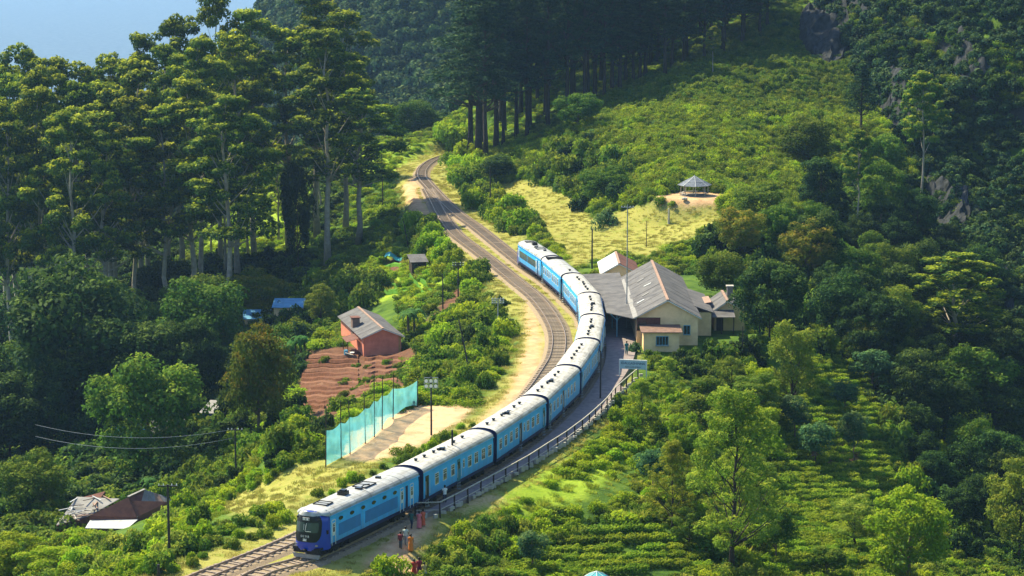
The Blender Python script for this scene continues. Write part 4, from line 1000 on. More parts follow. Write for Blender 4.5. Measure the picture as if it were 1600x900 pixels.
# ------------------------------------------------------------------ raised beds of the terraces and gardens
def bed(parent, name, m, p0, p1, w=.55, h=.28, nseg=10):
    v = []; f = []
    for i in range(nseg + 1):
        x, y = p0[0] + (p1[0] - p0[0]) * i / nseg, p0[1] + (p1[1] - p0[1]) * i / nseg; b = hit(x, y + 1.2 * math.sin(i * 1.3)); d = Vector((0, 1, 0))
        for o_, zz in ((-w, -.1), (-w * .6, h * random.uniform(.8, 1.1)), (w * .6, h * random.uniform(.8, 1.1)), (w, -.1)): v.append(b + d * o_ * 1.6 + Vector((0, 0, zz)))
    for i in range(nseg):
        for j in range(3): a = i * 4 + j; f.append((a, a + 1, a + 5, a + 4))
    return MB().add(v, f).build(name, m, parent)
tf = thing('terraced_field', 'freshly dug red-brown terraced beds below the pink house', 'terraced field'); M_bed = mat('red_soil', (.10, .044, .026), .95, 0, .2, 3, .5, .1, (.17, .075, .045))
M_bed2 = mat('dry_red_soil', (.135, .064, .040), .95, 0, .2, 3, .5, .1, (.22, .11, .07))
for k in range(12):
    y = 556 + k * 7.2; xl = np.interp(y, [550, 600, 640], [478, 470, 478]); xr = np.interp(y, [550, 600, 640], [560, 560, 500])
    bed(tf, 'soil_bed', M_bed if k % 3 else M_bed2, (xl, y), (xr, y + 1))
    if y < 622: bed(tf, 'soil_bed', M_bed2 if k % 2 else M_bed, (xr + 10, y + 5), (np.interp(y, [550, 590, 625], [628, 622, 590]), y + 3))
for k in range(5): bed(tf, 'soil_bed', M_bed2, (650 + k * 7, 533 - k * 9), (690 + k * 11, 520 - k * 12))
vg = thing('vegetable_garden', 'bright green vegetable beds around the pink house', 'garden'); M_veg = mat('leafy_bed', (.10, .25, .02), .9, 0, .25, 6, .8, .1, (.05, .15, .015))
for p0, p1 in [((512, 528), (545, 522)), ((518, 519), (550, 512)), ((526, 510), (553, 504)), ((600, 418), (632, 414)), ((585, 436), (618, 432)), ((575, 447), (625, 446)), ((640, 430), (662, 462)), ((650, 428), (676, 460)), ((600, 456), (640, 458))]:
    bed(vg, 'vegetable_bed', M_veg, p0, p1, .9, .5, 8)

# ------------------------------------------------------------------ bare rock ribs of the mountain
M_rock = mat('cliff_rock', (.040, .044, .050), .92, 0, .3, .7, .9, .12, (.007, .010, .011))
def outcrop(pxs, wid, thick, label, seed):
    """a broken rib of rock following the slope from point to point"""
    P_ = [hit(*p) for p in pxs]; path = []
    for a, b_ in zip(P_[:-1], P_[1:]):
        n_ = max(3, int((b_ - a).length / 1.2)); path += [a.lerp(b_, k / n_) for k in range(n_)]
    path.append(P_[-1]); n2 = 14; v = []; f = []; L_ = len(path)
    for i, p in enumerate(path):
        t_ = (path[min(i + 1, L_ - 1)] - path[max(i - 1, 0)]); t_.z = 0; t_ = t_.normalized() if t_.length > 0 else Vector((1, 0, 0)); s_ = Vector((-t_.y, t_.x, 0)); env = math.sin(math.pi * (i + .5) / L_) ** .5
        g0 = ground(p.x, p.y)
        for j in range(n2 + 1):
            a = math.pi * j / n2; x_ = math.cos(a) * wid * env; q_ = p + s_ * x_; zz = math.sin(a) ** .6 * thick * 1.1 * env
            cr = float(fbm(np.array([i * .33 + seed * 7.]), np.array([j * .55 + seed]), 4)[0]); st_ = round((cr + 1) * 3) / 3 - 1
            v.append((q_.x + s_.x * st_ * .3, q_.y + s_.y * st_ * .3, ground(q_.x, q_.y) - .8 + zz * (1 + .32 * st_) + .3 * cr))
    for i in range(L_ - 1):
        for j in range(n2): a = i * (n2 + 1) + j; f.append((a, a + 1, a + n2 + 2, a + n2 + 1))
    o = MB().add(v, f).build('rock_outcrop', M_rock); tag(o, label, None, None, 'structure')
outcrop([(1268, 12), (1285, 60), (1300, 105)], 5.5, 4.5, 'dark rock face behind the crest of the spur', 1)
outcrop([(1375, 95), (1392, 150), (1415, 215)], 3.0, 3.0, 'rock rib between the lone conifer and the tallest slender tree', 2)
outcrop([(1455, 250), (1480, 320), (1505, 392)], 3.2, 3.4, 'pale grey rock rib running down right of the tallest slender tree', 3)
outcrop([(1478, 60), (1520, 120), (1560, 180)], 3.0, 3.0, 'rock rib high on the mountain at the upper right', 4)
outcrop([(1535, 400), (1562, 455), (1575, 500)], 2.6, 3.0, 'rock rib above the round trees at the right edge', 5)
outcrop([(1580, 520), (1592, 570)], 2.4, 3.0, 'rock step at the right edge over the ravine', 6)
outcrop([(1325, 10), (1350, 50)], 2.6, 2.6, 'small rock rib at the top of the gully', 7)
outcrop([(1440, 130), (1452, 200)], 2.0, 2.4, 'narrow rock fin beside the crown of the tallest slender tree', 8)

# ------------------------------------------------------------------ plants
L_euc = leafmat('eucalyptus_leaves', (.028, .080, .016), (.070, .150, .022), (.38, .45, .025), .38)  # dark base, bright tip: shaded crowns with sunlit tops put into the colour
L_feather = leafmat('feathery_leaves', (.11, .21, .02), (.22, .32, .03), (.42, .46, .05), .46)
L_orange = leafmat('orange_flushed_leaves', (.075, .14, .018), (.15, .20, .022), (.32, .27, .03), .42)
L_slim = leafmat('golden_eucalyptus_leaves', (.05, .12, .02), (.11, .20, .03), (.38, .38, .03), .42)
L_dark = leafmat('dark_leaves', (.009, .034, .012), (.024, .068, .018), (.10, .17, .025), .32)  # darkened so mountain and left wood carry their shade in the leaf colour
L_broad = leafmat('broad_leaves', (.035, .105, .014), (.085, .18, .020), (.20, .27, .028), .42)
L_lime = leafmat('lime_leaves', (.12, .25, .010), (.23, .38, .018), (.38, .46, .025), .48)  # bright lime also puts sunlight into the foliage of banks and lower spur
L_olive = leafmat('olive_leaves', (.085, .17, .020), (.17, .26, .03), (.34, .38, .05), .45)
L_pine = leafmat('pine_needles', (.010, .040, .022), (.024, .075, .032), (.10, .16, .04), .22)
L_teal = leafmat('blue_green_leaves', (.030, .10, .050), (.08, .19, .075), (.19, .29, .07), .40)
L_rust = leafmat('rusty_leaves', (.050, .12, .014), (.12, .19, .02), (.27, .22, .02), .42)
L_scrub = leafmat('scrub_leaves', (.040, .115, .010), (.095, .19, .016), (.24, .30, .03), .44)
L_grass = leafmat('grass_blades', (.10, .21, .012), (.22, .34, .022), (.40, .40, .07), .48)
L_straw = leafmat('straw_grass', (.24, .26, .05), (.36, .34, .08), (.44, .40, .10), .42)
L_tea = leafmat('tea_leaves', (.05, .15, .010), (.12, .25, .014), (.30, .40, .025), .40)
L_banana = leafmat('banana_leaves', (.05, .16, .035), (.11, .26, .05), (.25, .36, .06), .45)
M_bark = mat('pale_bark', (.36, .32, .27), .85, 0, .22, 1.6, .4)
M_barkd = mat('dark_bark', (.055, .042, .034), .9, 0, .25, 2.5, .5)
M_barkm = mat('brown_bark', (.14, .11, .08), .9, 0, .25, 2.5, .5)
M_soil = mat('moist_soil', (.13, .07, .045), .95, 0, .25, 4, .5)

def puffs_mesh(name, puffs, per, size, m, up=.45, flat=.62, tipk=.5, aspect=.55, bias=.15, seed=0):
    """puffs: (x, y, z, r); leaves as small bent-free quads laid over each puff, denser on the upper side"""
    rg = np.random.default_rng(seed); P_ = np.asarray(puffs, float)
    w = P_[:, 3] ** 2; cnt = np.maximum(6, (per * w / w.mean()).astype(int)); ii = np.repeat(np.arange(len(P_)), cnt); n_ = len(ii)
    d = rg.normal(size=(n_, 3)); d[:, 2] = d[:, 2] + bias * 3; d /= np.linalg.norm(d, axis=1)[:, None]
    rr = rg.uniform(.55, 1.12, n_) ** .6 * (1 + .18 * np.sin(d[:, 0] * 7 + ii) * np.cos(d[:, 1] * 6 + ii * 2))
    c = P_[ii, :3] + d * rr[:, None] * P_[ii, 3:4] * np.array([1, 1, flat])
    nn = d * .75 + rg.normal(size=(n_, 3)) * .55 + np.array([0, 0, up]); nn /= np.linalg.norm(nn, axis=1)[:, None]
    t1 = np.cross(nn, rg.normal(size=(n_, 3))); t1 /= np.linalg.norm(t1, axis=1)[:, None]; t2 = np.cross(nn, t1)
    s = size * rg.uniform(.6, 1.35, n_)[:, None]
    a = t1 * s; b = t2 * s * aspect
    bend = nn * s * .18
    v = np.stack([c - a - bend, c - b + bend * .4, c + a - bend, c + b + bend * .4], 1).reshape(-1, 3)
    tip = np.clip((d[:, 2] - .25) * 1.3, 0, 1) * rg.uniform(0, 1, n_) ** 1.2 * tipk * 2  # upward leaves yellowed: young growth and sunlit crown tops painted in
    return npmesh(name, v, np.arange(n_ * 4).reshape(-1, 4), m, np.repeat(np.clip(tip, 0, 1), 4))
def limb_mesh(name, H, r0, puffs, m, lean=0., seed=0, every=1, top=.93, start=.35, wob=.012):
    rg = random.Random(seed); b = MB(); k = 7
    tr = [Vector((lean * H * (i / k) ** 1.5 + rg.uniform(-wob, wob) * H * (i > 0), rg.uniform(-wob, wob) * H * (i > 0), H * top * i / k)) for i in range(k + 1)]
    b.tube(tr, [r0 * (1.25 if i == 0 else 1 - .86 * i / k) for i in range(k + 1)], 7)
    for j, p in enumerate(puffs):
        if j % every: continue
        p = Vector(p[:3]); zz = max(start * H, p.z - (Vector((p.x, p.y)).length * .9 + .05 * H)); f = min(zz / (H * top), .98) * k; i = int(f); a = tr[i].lerp(tr[min(i + 1, k)], f - i)
        mid = a.lerp(p, .5) + Vector((0, 0, -.04 * (p - a).length)); rr = r0 * (1 - .8 * f / k) * .42
        b.tube([a, mid, p], [rr, rr * .6, rr * .2], 5, False)
    return b.mesh(name, m, True)

PLANTS = {}
def reg(kind, H, crown, trunk, Wd): PLANTS.setdefault(kind, []).append((H, crown, trunk, Wd))
for sd_ in range(5):            # tall eucalyptus: bare pale trunk, tiers of flattened clouds
    rg = random.Random(100 + sd_); pf = []; H = 40
    ncl = rg.choice([13, 15, 17])
    for i in range(ncl):
        u_ = ((i + rg.random()) / ncl) ** .85; zz = H * (.36 + .56 * u_)
        rad = 5.6 * math.sin(math.pi * min(1, (u_ * .74 + .22))) ** .8; a = i * 2.4 + rg.uniform(-.7, .7); q_ = rad * rg.uniform(.45, 1.05); R_ = rg.uniform(1.9, 3.3) * (1.15 - .35 * u_)
        for k in range(9):
            a2 = rg.uniform(0, 6.28); e2 = math.acos(rg.uniform(-.15, 1)); pf.append((q_ * math.cos(a) + R_ * math.sin(e2) * math.cos(a2), q_ * math.sin(a) + R_ * math.sin(e2) * math.sin(a2), zz + R_ * .72 * math.cos(e2), rg.uniform(.75, 1.35)))
    reg('euc', H, puffs_mesh('crown', pf, 115, .27, L_euc, .5, .68, .95, seed=sd_), limb_mesh('trunk', H, .48, pf, M_bark, rg.uniform(-.02, .02), sd_, 5), 7.5)
for sd_ in range(3):            # slender eucalyptus with a small crown high up
    rg = random.Random(140 + sd_); pf = []; H = 24
    for i in range(100):
        u_ = rg.random() ** .75; zz = H * (.50 + .46 * u_)
        rad = 4.2 * math.sqrt(max(0, 1 - ((u_ - .38) / .64) ** 2)); a = rg.uniform(0, 6.28); q_ = rad * rg.uniform(.25, 1)
        pf.append((q_ * math.cos(a), q_ * math.sin(a), zz, rg.uniform(.5, 1.0)))
    reg('slim', H, puffs_mesh('crown', pf, 110, .22, L_slim, .5, .75, .7, seed=30 + sd_), limb_mesh('trunk', H, .26, pf, M_bark, rg.uniform(-.02, .02), sd_, 7), 5)
for sd_ in range(4):            # pine: bare lower trunk, drooping boughs
    rg = random.Random(180 + sd_); pf = []; H = 36
    for i in range(26):
        zz = H * (.40 + .60 * (i + rg.random() * .6) / 26); u_ = (zz / H - .40) / .6
        for k in range(4):
            rad = (5.2 * (1 - u_) ** .7 + .6) * rg.uniform(.45, 1.1); a = rg.uniform(0, 6.28)
            for t_ in (.45, .8, 1.0):
                if rad * t_ > .5: pf.append((rad * t_ * math.cos(a), rad * t_ * math.sin(a), zz - rad * t_ * .28, .62 + .35 * (1 - t_) + rg.random() * .25))
    reg('pine', H, puffs_mesh('crown', pf, 34, .30, L_pine, .25, .55, .5, .30, 0, seed=60 + sd_), limb_mesh('trunk', H, .42, pf, M_barkd, 0, sd_, 5, .97, .3, .002), 5)
def round_kind(kind, n_v, H, Wd, lf, bark, npuff, pr, per, size, lo=.30, seed0=300, flat=.75, tipk=.6, r0=.22, every=3, asp=.55):
    for sd_ in range(n_v):
        rg = random.Random(seed0 + sd_); pf = []
        for i in range(npuff):
            u_ = rg.random(); ph = math.acos(1 - 1.75 * u_); a = rg.uniform(0, 6.28); rr = rg.uniform(.62, 1.0)
            zc = H * (lo + 1) / 2; hz_ = H * (1 - lo) / 2 - pr * .5
            lump = 1 + .22 * math.sin(2 * a + sd_) * math.sin(ph * 2 + sd_)
            pf.append(((Wd - pr * .6) * math.sin(ph) * math.cos(a) * rr * lump, (Wd - pr * .6) * math.sin(ph) * math.sin(a) * rr * lump, zc + hz_ * math.cos(ph) * rr, pr * rg.uniform(.7, 1.3)))
        reg(kind, H, puffs_mesh('crown', pf, per, size, lf, .4, flat, tipk, asp, seed=seed0 + sd_), limb_mesh('trunk', H, r0, pf, bark, rg.uniform(-.03, .03), sd_, every, .8, .22), Wd)
round_kind('broad', 4, 12, 5.5, L_broad, M_barkm, 64, 1.45, 200, .21, .06, 300)
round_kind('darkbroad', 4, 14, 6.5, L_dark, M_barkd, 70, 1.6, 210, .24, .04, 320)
round_kind('lime', 2, 9, 4.2, L_lime, M_barkm, 70, .95, 160, .17, .04, 340, .7)
round_kind('olive', 3, 10, 3.8, L_olive, M_barkd, 80, .85, 130, .16, .06, 350, .6, asp=.4)
round_kind('teal', 3, 5.2, 1.9, L_teal, M_barkm, 34, .62, 130, .12, .26, 360, .8, .6, .10)
round_kind('young', 3, 5.2, 2.0, L_broad, M_barkm, 34, .62, 130, .12, .26, 370, .8, .8, .10)
round_kind('orange', 2, 10, 4.2, L_orange, M_barkm, 60, 1.1, 180, .17, .12, 390, .75, .9)
round_kind('rust', 3, 10, 4.2, L_rust, M_barkm, 60, 1.2, 180, .18, .10, 380, .8)
for sd_ in range(2):            # feathery open tree with upswept sprays
    rg = random.Random(420 + sd_); pf = []; H = 16
    for i in range(170):
        zz = H * (.14 + .86 * rg.random() ** .9); u_ = (zz / H - .14) / .86
        rad = 5.4 * (math.sin(math.pi * (u_ * .72 + .22))) * rg.uniform(.2, 1); a = rg.uniform(0, 6.28)
        pf.append((rad * math.cos(a), rad * math.sin(a), zz + rad * .15, rg.uniform(.35, .8)))
    reg('feather', H, puffs_mesh('crown', pf, 105, .15, L_feather, .3, .9, .7, .35, .1, seed=90 + sd_), limb_mesh('trunk', H, .24, pf, M_barkd, .02, sd_, 4, .96, .15), 5.4)
def bush_kind(kind, n_v, lf, seed0, size=.13, npf=9, per=130, wide=1.25, tall=1.0, tipk=.6):
    for sd_ in range(n_v):
        rg = random.Random(seed0 + sd_); pf = []
        for i in range(npf):
            a = rg.uniform(0, 6.28); q_ = wide * rg.random() ** .6
            pf.append((q_ * math.cos(a), q_ * math.sin(a), tall * rg.uniform(.15, .9) * (1 - .45 * q_ / wide), rg.uniform(.38, .72)))
        reg(kind, tall * 1.4, puffs_mesh('leaves', pf, per, size, lf, .4, .9, tipk, seed=seed0 + sd_), None, wide + .4)
bush_kind('bush', 4, L_scrub, 500); bush_kind('limebush', 3, L_lime, 520); bush_kind('darkbush', 3, L_broad, 540)
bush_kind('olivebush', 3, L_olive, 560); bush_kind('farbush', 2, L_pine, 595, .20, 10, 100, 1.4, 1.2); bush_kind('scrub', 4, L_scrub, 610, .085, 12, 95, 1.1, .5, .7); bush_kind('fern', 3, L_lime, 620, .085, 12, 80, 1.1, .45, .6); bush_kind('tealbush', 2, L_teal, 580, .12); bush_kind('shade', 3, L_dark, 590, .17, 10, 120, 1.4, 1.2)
def blades(name, m, n_, hgt, spread, wid, seed, tipk=.5):
    rg = np.random.default_rng(seed); a = rg.uniform(0, 6.28, n_); q_ = spread * rg.random(n_) ** .6
    c = np.c_[q_ * np.cos(a), q_ * np.sin(a), np.zeros(n_)]; h = hgt * rg.uniform(.5, 1.2, n_)
    l = np.c_[np.cos(a + rg.normal(0, .8, n_)), np.sin(a + rg.normal(0, .8, n_)), np.zeros(n_)] * (h * rg.uniform(.1, .7, n_))[:, None]
    sd2 = np.cross(l + np.array([0, 0, .01]), [0, 0, 1.]); sd2 /= np.maximum(np.linalg.norm(sd2, axis=1)[:, None], 1e-6)
    up_ = np.array([0, 0, 1.]) * h[:, None]
    v = np.stack([c - sd2 * wid, c + sd2 * wid, c + l * .4 + up_ * .62 + sd2 * wid * .8, c + l + up_ - sd2 * wid * .2], 1).reshape(-1, 3)
    tip = np.tile(np.array([0, 0, .7, 1.]), n_) * tipk
    return npmesh(name, v, np.arange(n_ * 4).reshape(-1, 4), m, tip)
for k in range(3): reg('grass', .6, blades('blades', L_grass, 110, .55, .8, .035, 700 + k), None, .8)
for k in range(2): reg('straw', .4, blades('blades', L_straw, 80, .34, .7, .035, 720 + k), None, .8)
for k in range(2): reg('tall', 1.3, blades('blades', L_grass, 90, 1.25, .6, .05, 740 + k, .9), None, .8)
# tea: flat-topped hedge pieces
for k in range(3):
    rg = np.random.default_rng(760 + k); pf = [(x_ + rg.normal(0, .06), y_ + rg.normal(0, .05), .42 + rg.normal(0, .05), .42) for x_ in np.linspace(-1.0, 1.0, 6) for y_ in (-.28, .28)]
    reg('tea', .9, puffs_mesh('leaves', pf, 95, .10, L_tea, .7, .85, .9, .5, .25, seed=770 + k), None, 1.3)
def banana(seed):
    rg = random.Random(seed); b = MB(); H = 4.2
    for st in range(3):
        ox, oy = rg.uniform(-1, 1), rg.uniform(-.8, .8); hh = rg.uniform(1.6, 2.6)
        for k in range(8):
            a = k * 2.4 + rg.random(); L_ = rg.uniform(1.7, 2.5); w_ = .30; v = []; f = []
            for i in range(7):
                t_ = i / 6; r_ = L_ * t_ * .78; zz = hh + L_ * (.85 * t_ - 1.05 * t_ * t_); wd_ = w_ * math.sin(math.pi * min(1, .08 + t_ * .9)) + .02
                c = Vector((ox + r_ * math.cos(a), oy + r_ * math.sin(a), zz)); sd2 = Vector((-math.sin(a), math.cos(a), 0)) * wd_
                v += [c - sd2 - Vector((0, 0, .07)), c, c + sd2 - Vector((0, 0, .07))]
            for i in range(6):
                o_ = i * 3; f += [(o_, o_ + 1, o_ + 4, o_ + 3), (o_ + 1, o_ + 2, o_ + 5, o_ + 4)]
            b.add(v, f)
    me = b.mesh('leaves', L_banana, True); t_ = MB()
    rg = random.Random(seed)
    for st in range(3):
        ox, oy = rg.uniform(-1, 1), rg.uniform(-.8, .8); hh = rg.uniform(1.6, 2.6); t_.tube([(ox, oy, -.3), (ox, oy, hh)], [.16, .10], 8)
        for k in range(16): rg.random()
    return me, t_.mesh('stem', M_barkm)
for k in range(2):
    a, b_ = banana(800 + k); reg('banana', 4.2, a, b_, 2.3)

def plant(kind, name, label, cat, base, h, w=None, group=None, var=None, rz=None, parts=None, sink=.15):
    """w: half width in metres"""
    P_ = PLANTS[kind]; v = random.randrange(len(P_)) if var is None else var % len(P_); H, cr, tr, Wd = P_[v]
    sz = h / H; sx = sz if w is None else w / Wd
    if parts is None: parts = tr is not None
    o = thing(name, label, cat, (base[0], base[1], base[2] - sink), random.uniform(0, 6.28) if rz is None else rz, group) if tr is not None else None
    if o is None:
        o = link(name, cr); o.location = (base[0], base[1], base[2] - sink); o.rotation_euler = (0, 0, random.uniform(0, 6.28) if rz is None else rz); tag(o, label, cat, group)
    else:
        link('trunk', tr, o); link('crown', cr, o)
    o.scale = (sx, sx, sz); return o
def ptree(kind, name, label, cat, px, py, pytop, wpx, base=None, **k):
    """a tree whose foot is seen (or placed) at a pixel, its top at pytop and its crown wpx wide"""
    b = hit(px, py) if base is None else at_depth(px, base)
    return plant(kind, name, label, cat, b, height_for(b, pytop), wpx / 2 * mpp(b), **k)

# --- single trees one can point at: kind, name, label, foot x, foot y, top y, width, optional distance
SINGLE = [
 ('feather', 'feathery_tree', 'tall airy yellow-green tree on the tea slope, largest in the right foreground', 1143, 894, 612, 200),
 ('feather', 'feathery_tree', 'smaller airy tree just left of the tall yellow-green one on the tea slope', 1050, 830, 690, 100),
 ('lime', 'leafy_tree', 'bright lime green leafy tree low on the right slope', 1420, 905, 752, 140),
 ('olive', 'olive_tree', 'olive brown tree cut by the right edge at the bottom', 1592, 890, 705, 110),
 ('olive', 'olive_tree', 'dull green slender tree left of the bright lime one', 1335, 860, 765, 90),
 ('teal', 'small_tree', 'small round tree in front of the dark bushes at the bottom centre', 832, 892, 826, 56),
 ('teal', 'small_tree', 'small blue-green tree at the edge of the sunny meadow', 1020, 772, 695, 52),
 ('young', 'small_tree', 'little tree beside the trunk of the tall airy tree', 1212, 876, 788, 66),
 ('young', 'small_tree', 'small tree at the bottom edge between tall airy tree and lime tree', 1292, 915, 850, 70),
 ('teal', 'small_tree', 'small pale-topped tree standing alone on the reddish tea path', 1334, 722, 640, 48),
 ('teal', 'small_tree', 'dark blue-green tree among upper tea bushes, left of the red path', 1242, 690, 612, 56),
 ('teal', 'small_tree', 'round blue-green tree just below the dark one in the tea', 1274, 728, 655, 60),
 ('teal', 'small_tree', 'twin-crowned blue-green tree at the top of the tea slope', 1362, 615, 543, 66),
 ('teal', 'small_tree', 'short dark blue-green tree under the twin-crowned one', 1320, 648, 592, 50),
 ('olive', 'olive_tree', 'pale yellowish feathery tree beneath the dark station-side tree', 1236, 655, 488, 90),
 ('olive', 'olive_tree', 'pale yellow-green bushy tree on the slope below the station', 1180, 660, 575, 80),
 ('darkbroad', 'broad_tree', 'dense dark tree with bare double trunk right of the station outhouse', 1202, 542, 402, 118),
 ('broad', 'round_tree', 'large round yellow-green tree low on the shaded mountain foot', 1510, 655, 540, 170),
 ('darkbroad', 'round_tree', 'dark ball-shaped tree in the ravine at the right', 1545, 770, 668, 80),
 ('euc', 'mountain_tree', 'wide olive-topped tree leaning over the dark gully at the right', 1490, 590, 385, 180),
 ('darkbroad', 'dark_tree', 'dull dark tree between station tree and the gully', 1330, 520, 418, 105),
 ('rust', 'brown_tree', 'brownish tree in shade below the dull dark tree', 1350, 575, 500, 80),
 ('orange', 'orange_tree', 'tree with orange-yellow top on the hillside behind the dark station tree', 1262, 445, 335, 100),
 ('orange', 'orange_tree', 'rusty-leaved tree behind the station outhouse, left of the orange-topped one', 1155, 412, 318, 80),
 ('broad', 'leafy_tree', 'mid green bushy tree right behind the station roof', 1130, 470, 390, 92),
 ('broad', 'leafy_tree', 'rounded green tree just above the outhouse chimney', 1190, 350, 282, 84),
 ('slim', 'slender_tree', 'slender white-trunked eucalyptus with orange-tinged crown on the dark slope', 1340, 366, 198, 66),
 ('slim', 'slender_tree', 'tallest white-trunked eucalyptus standing before the rock face', 1441, 330, 106, 90),
 ('pine', 'conifer_tree', 'lone narrow conifer on the ridge crest before the cliff', 1345, 215, 96, 56),
 ('slim', 'slender_tree', 'tiny pale eucalyptus alone near the top of the grassy ridge', 1113, 120, 38, 36),
 ('broad', 'round_tree', 'round tree in front of the pine wood trunks', 903, 205, 139, 72),
 ('broad', 'leafy_tree', 'bushy green tree left of the open pavilion', 950, 318, 258, 84),
 ('tealbush', 'pale_bush', 'pale blue-green bush on the yellow meadow below the pavilion', 945, 352, 320, 46),
 ('broad', 'leafy_tree', 'yellow-green tree on the shoulder above the pavilion', 1262, 262, 178, 92),
 ('orange', 'orange_tree', 'orange-flushed tree above the blue roofs, left of the pink house', 402, 505, 412, 104),
 ('olive', 'pale_tree', 'pale slender tree standing left behind the pink house', 502, 512, 440, 54),
 ('darkbroad', 'great_tree', 'huge dark spreading tree at the left edge', 130, 700, 398, 270, 322),
 ('broad', 'leafy_tree', 'lighter tree in front of the huge dark one, over the hidden green roofs', 232, 745, 548, 190, 283),
 ('darkbroad', 'dark_tree', 'dark tree between the huge tree and the orange-flushed tree', 310, 650, 494, 92),
 ('rust', 'brown_tree', 'tree with brownish green crown left of the red terraces', 405, 690, 500, 112),
 ('broad', 'leafy_tree', 'bushy tree in the lower left beside the tin roofs', 55, 840, 702, 120, 262),
 ('lime', 'leafy_tree', 'bright bushy tree in the bottom left corner', 25, 925, 828, 110, 213),
 ('lime', 'leafy_tree', 'second bright bush-like tree from the bottom left corner', 78, 930, 848, 100, 210),
 ('broad', 'leafy_tree', 'pale tree crown at the bend of the track far away', 650, 215, 152, 90, 560),
 ('darkbroad', 'dark_tree', 'dark shrub tree where the pines begin above the sunny bank', 780, 280, 240, 60),
]
for r_ in SINGLE:
    kind, name, lab, px, py, pt, wd_ = r_[:7]
    ptree(kind, name, lab, 'bush' if 'bush' in kind else 'tree', px, py, pt, wd_, base=r_[7] if len(r_) > 7 else None)

mid = []; t__ = 0
while len(mid) < 22 and t__ < 3000:
    t__ += 1; x, y = random.uniform(985, 1230), random.uniform(620, 880)
    if inpoly(np.array([x]), np.array([y]), [(1000, 650), (1080, 600), (1190, 590), (1215, 700), (1190, 860), (1080, 860), (1010, 790)])[0] and all((x - a) ** 2 + (y - b) ** 2 > 34 ** 2 for a, b in mid): mid.append((x, y))
for i, (x, y) in enumerate(sorted(mid)):
    b = hit(x, y); h_ = random.uniform(3.2, 6.5)
    plant(random.choice(['olive', 'young', 'lime', 'feather', 'olive', 'young']), 'slope_tree', f'small tree on the slope between meadow and tea, {ordw(i)} from the left', 'tree', b, h_, h_ * random.uniform(.36, .48), 'small trees between meadow and tea')
# --- the tall eucalyptus wood at the left: rows from back to front
def topline(px):      # how high the wood reaches in the picture
    return np.interp(px, [-60, 0, 60, 110, 170, 215, 260, 300, 330, 400, 440, 470, 510, 545, 575, 600], [60, 66, 52, 75, 66, 52, 30, -6, -20, -10, 30, 10, -30, 10, 60, 170])
rows = [('back', 452, [(-30, 0), (8, 6), (50, 0), (92, 10), (138, 4), (182, 0), (232, 0), (285, -4), (345, 0), (398, 8), (452, 10), (496, -10), (540, 4)]),
        ('middle', 425, [(-20, 34), (30, 38), (75, 30), (128, 40), (175, 44), (222, 30), (268, 36), (318, 60), (372, 44), (512, 66), (560, 100)]),
        ('front', 392, [(-35, 75), (18, 82), (70, 70), (124, 78), (166, 95), (214, 84), (262, 110), (306, 120), (362, 150)])]
for rn, dist, lst in rows:
    for i, (px, dy) in enumerate(lst):
        y_ = dist + random.uniform(-9, 9); b = at_depth(px, y_); top_ = float(topline(px)) + dy + random.uniform(-8, 8)
        plant('euc', 'eucalyptus_tree', f'tall pale-trunked eucalyptus in the left wood, {ordw(i)} from the left in its {rn} row', 'tree',
              b, height_for(b, top_), random.uniform(7.8, 10.5), 'tall eucalyptus trees of the left wood')
for i, (px, pyb, pyt, wd_) in enumerate([(352, 432, 118, 80), (388, 402, 150, 70), (466, 428, 238, 52), (520, 292, 130, 70), (554, 290, 88, 80), (435, 380, 200, 60), (330, 398, 190, 60), (500, 330, 190, 50)]):
    ptree('euc' if i != 2 else 'darkbroad', 'eucalyptus_tree', ['eucalyptus with the longest bare trunk, before the sunlit gap in the left wood', 'dark-trunked eucalyptus just right of the longest bare trunk',
          'narrow dark column-like tree at the right end of the left wood', 'eucalyptus with thin trunk near the sunlit grass by the distant pole', 'rightmost eucalyptus of the wood, nearest the distant track',
          'eucalyptus with thin crown between column-like tree and bare trunks', 'eucalyptus trunk half hidden left of the longest bare trunk', 'short eucalyptus left of the thin trunk by the sunlit grass'][i], 'tree', px, pyb, pyt, wd_, group='eucalyptus trees at the edge of the left wood')
# dark understorey of the wood
k_ = 0; under = []
for yy, y0 in ((405, 1), (375, 0), (352, 0), (335, 1), (318, 0)):
    for px in range(-30, 310 if yy > 390 else (330 if yy > 370 else (330 if yy > 340 else 300)), 58):
        under.append((px + random.uniform(-14, 14), yy + random.uniform(-7, 7)))
under.sort(key=lambda a: a[0])
for i, (px, y_) in enumerate(under):
    b = at_depth(px, y_); h_ = random.uniform(10, 17)
    plant('darkbroad' if random.random() < .7 else 'broad', 'understorey_tree', f'shaded dark broadleaf tree under the left wood, {ordw(i)} from the left', 'tree', b, h_, h_ * random.uniform(.40, .52), 'shaded trees under the left wood')
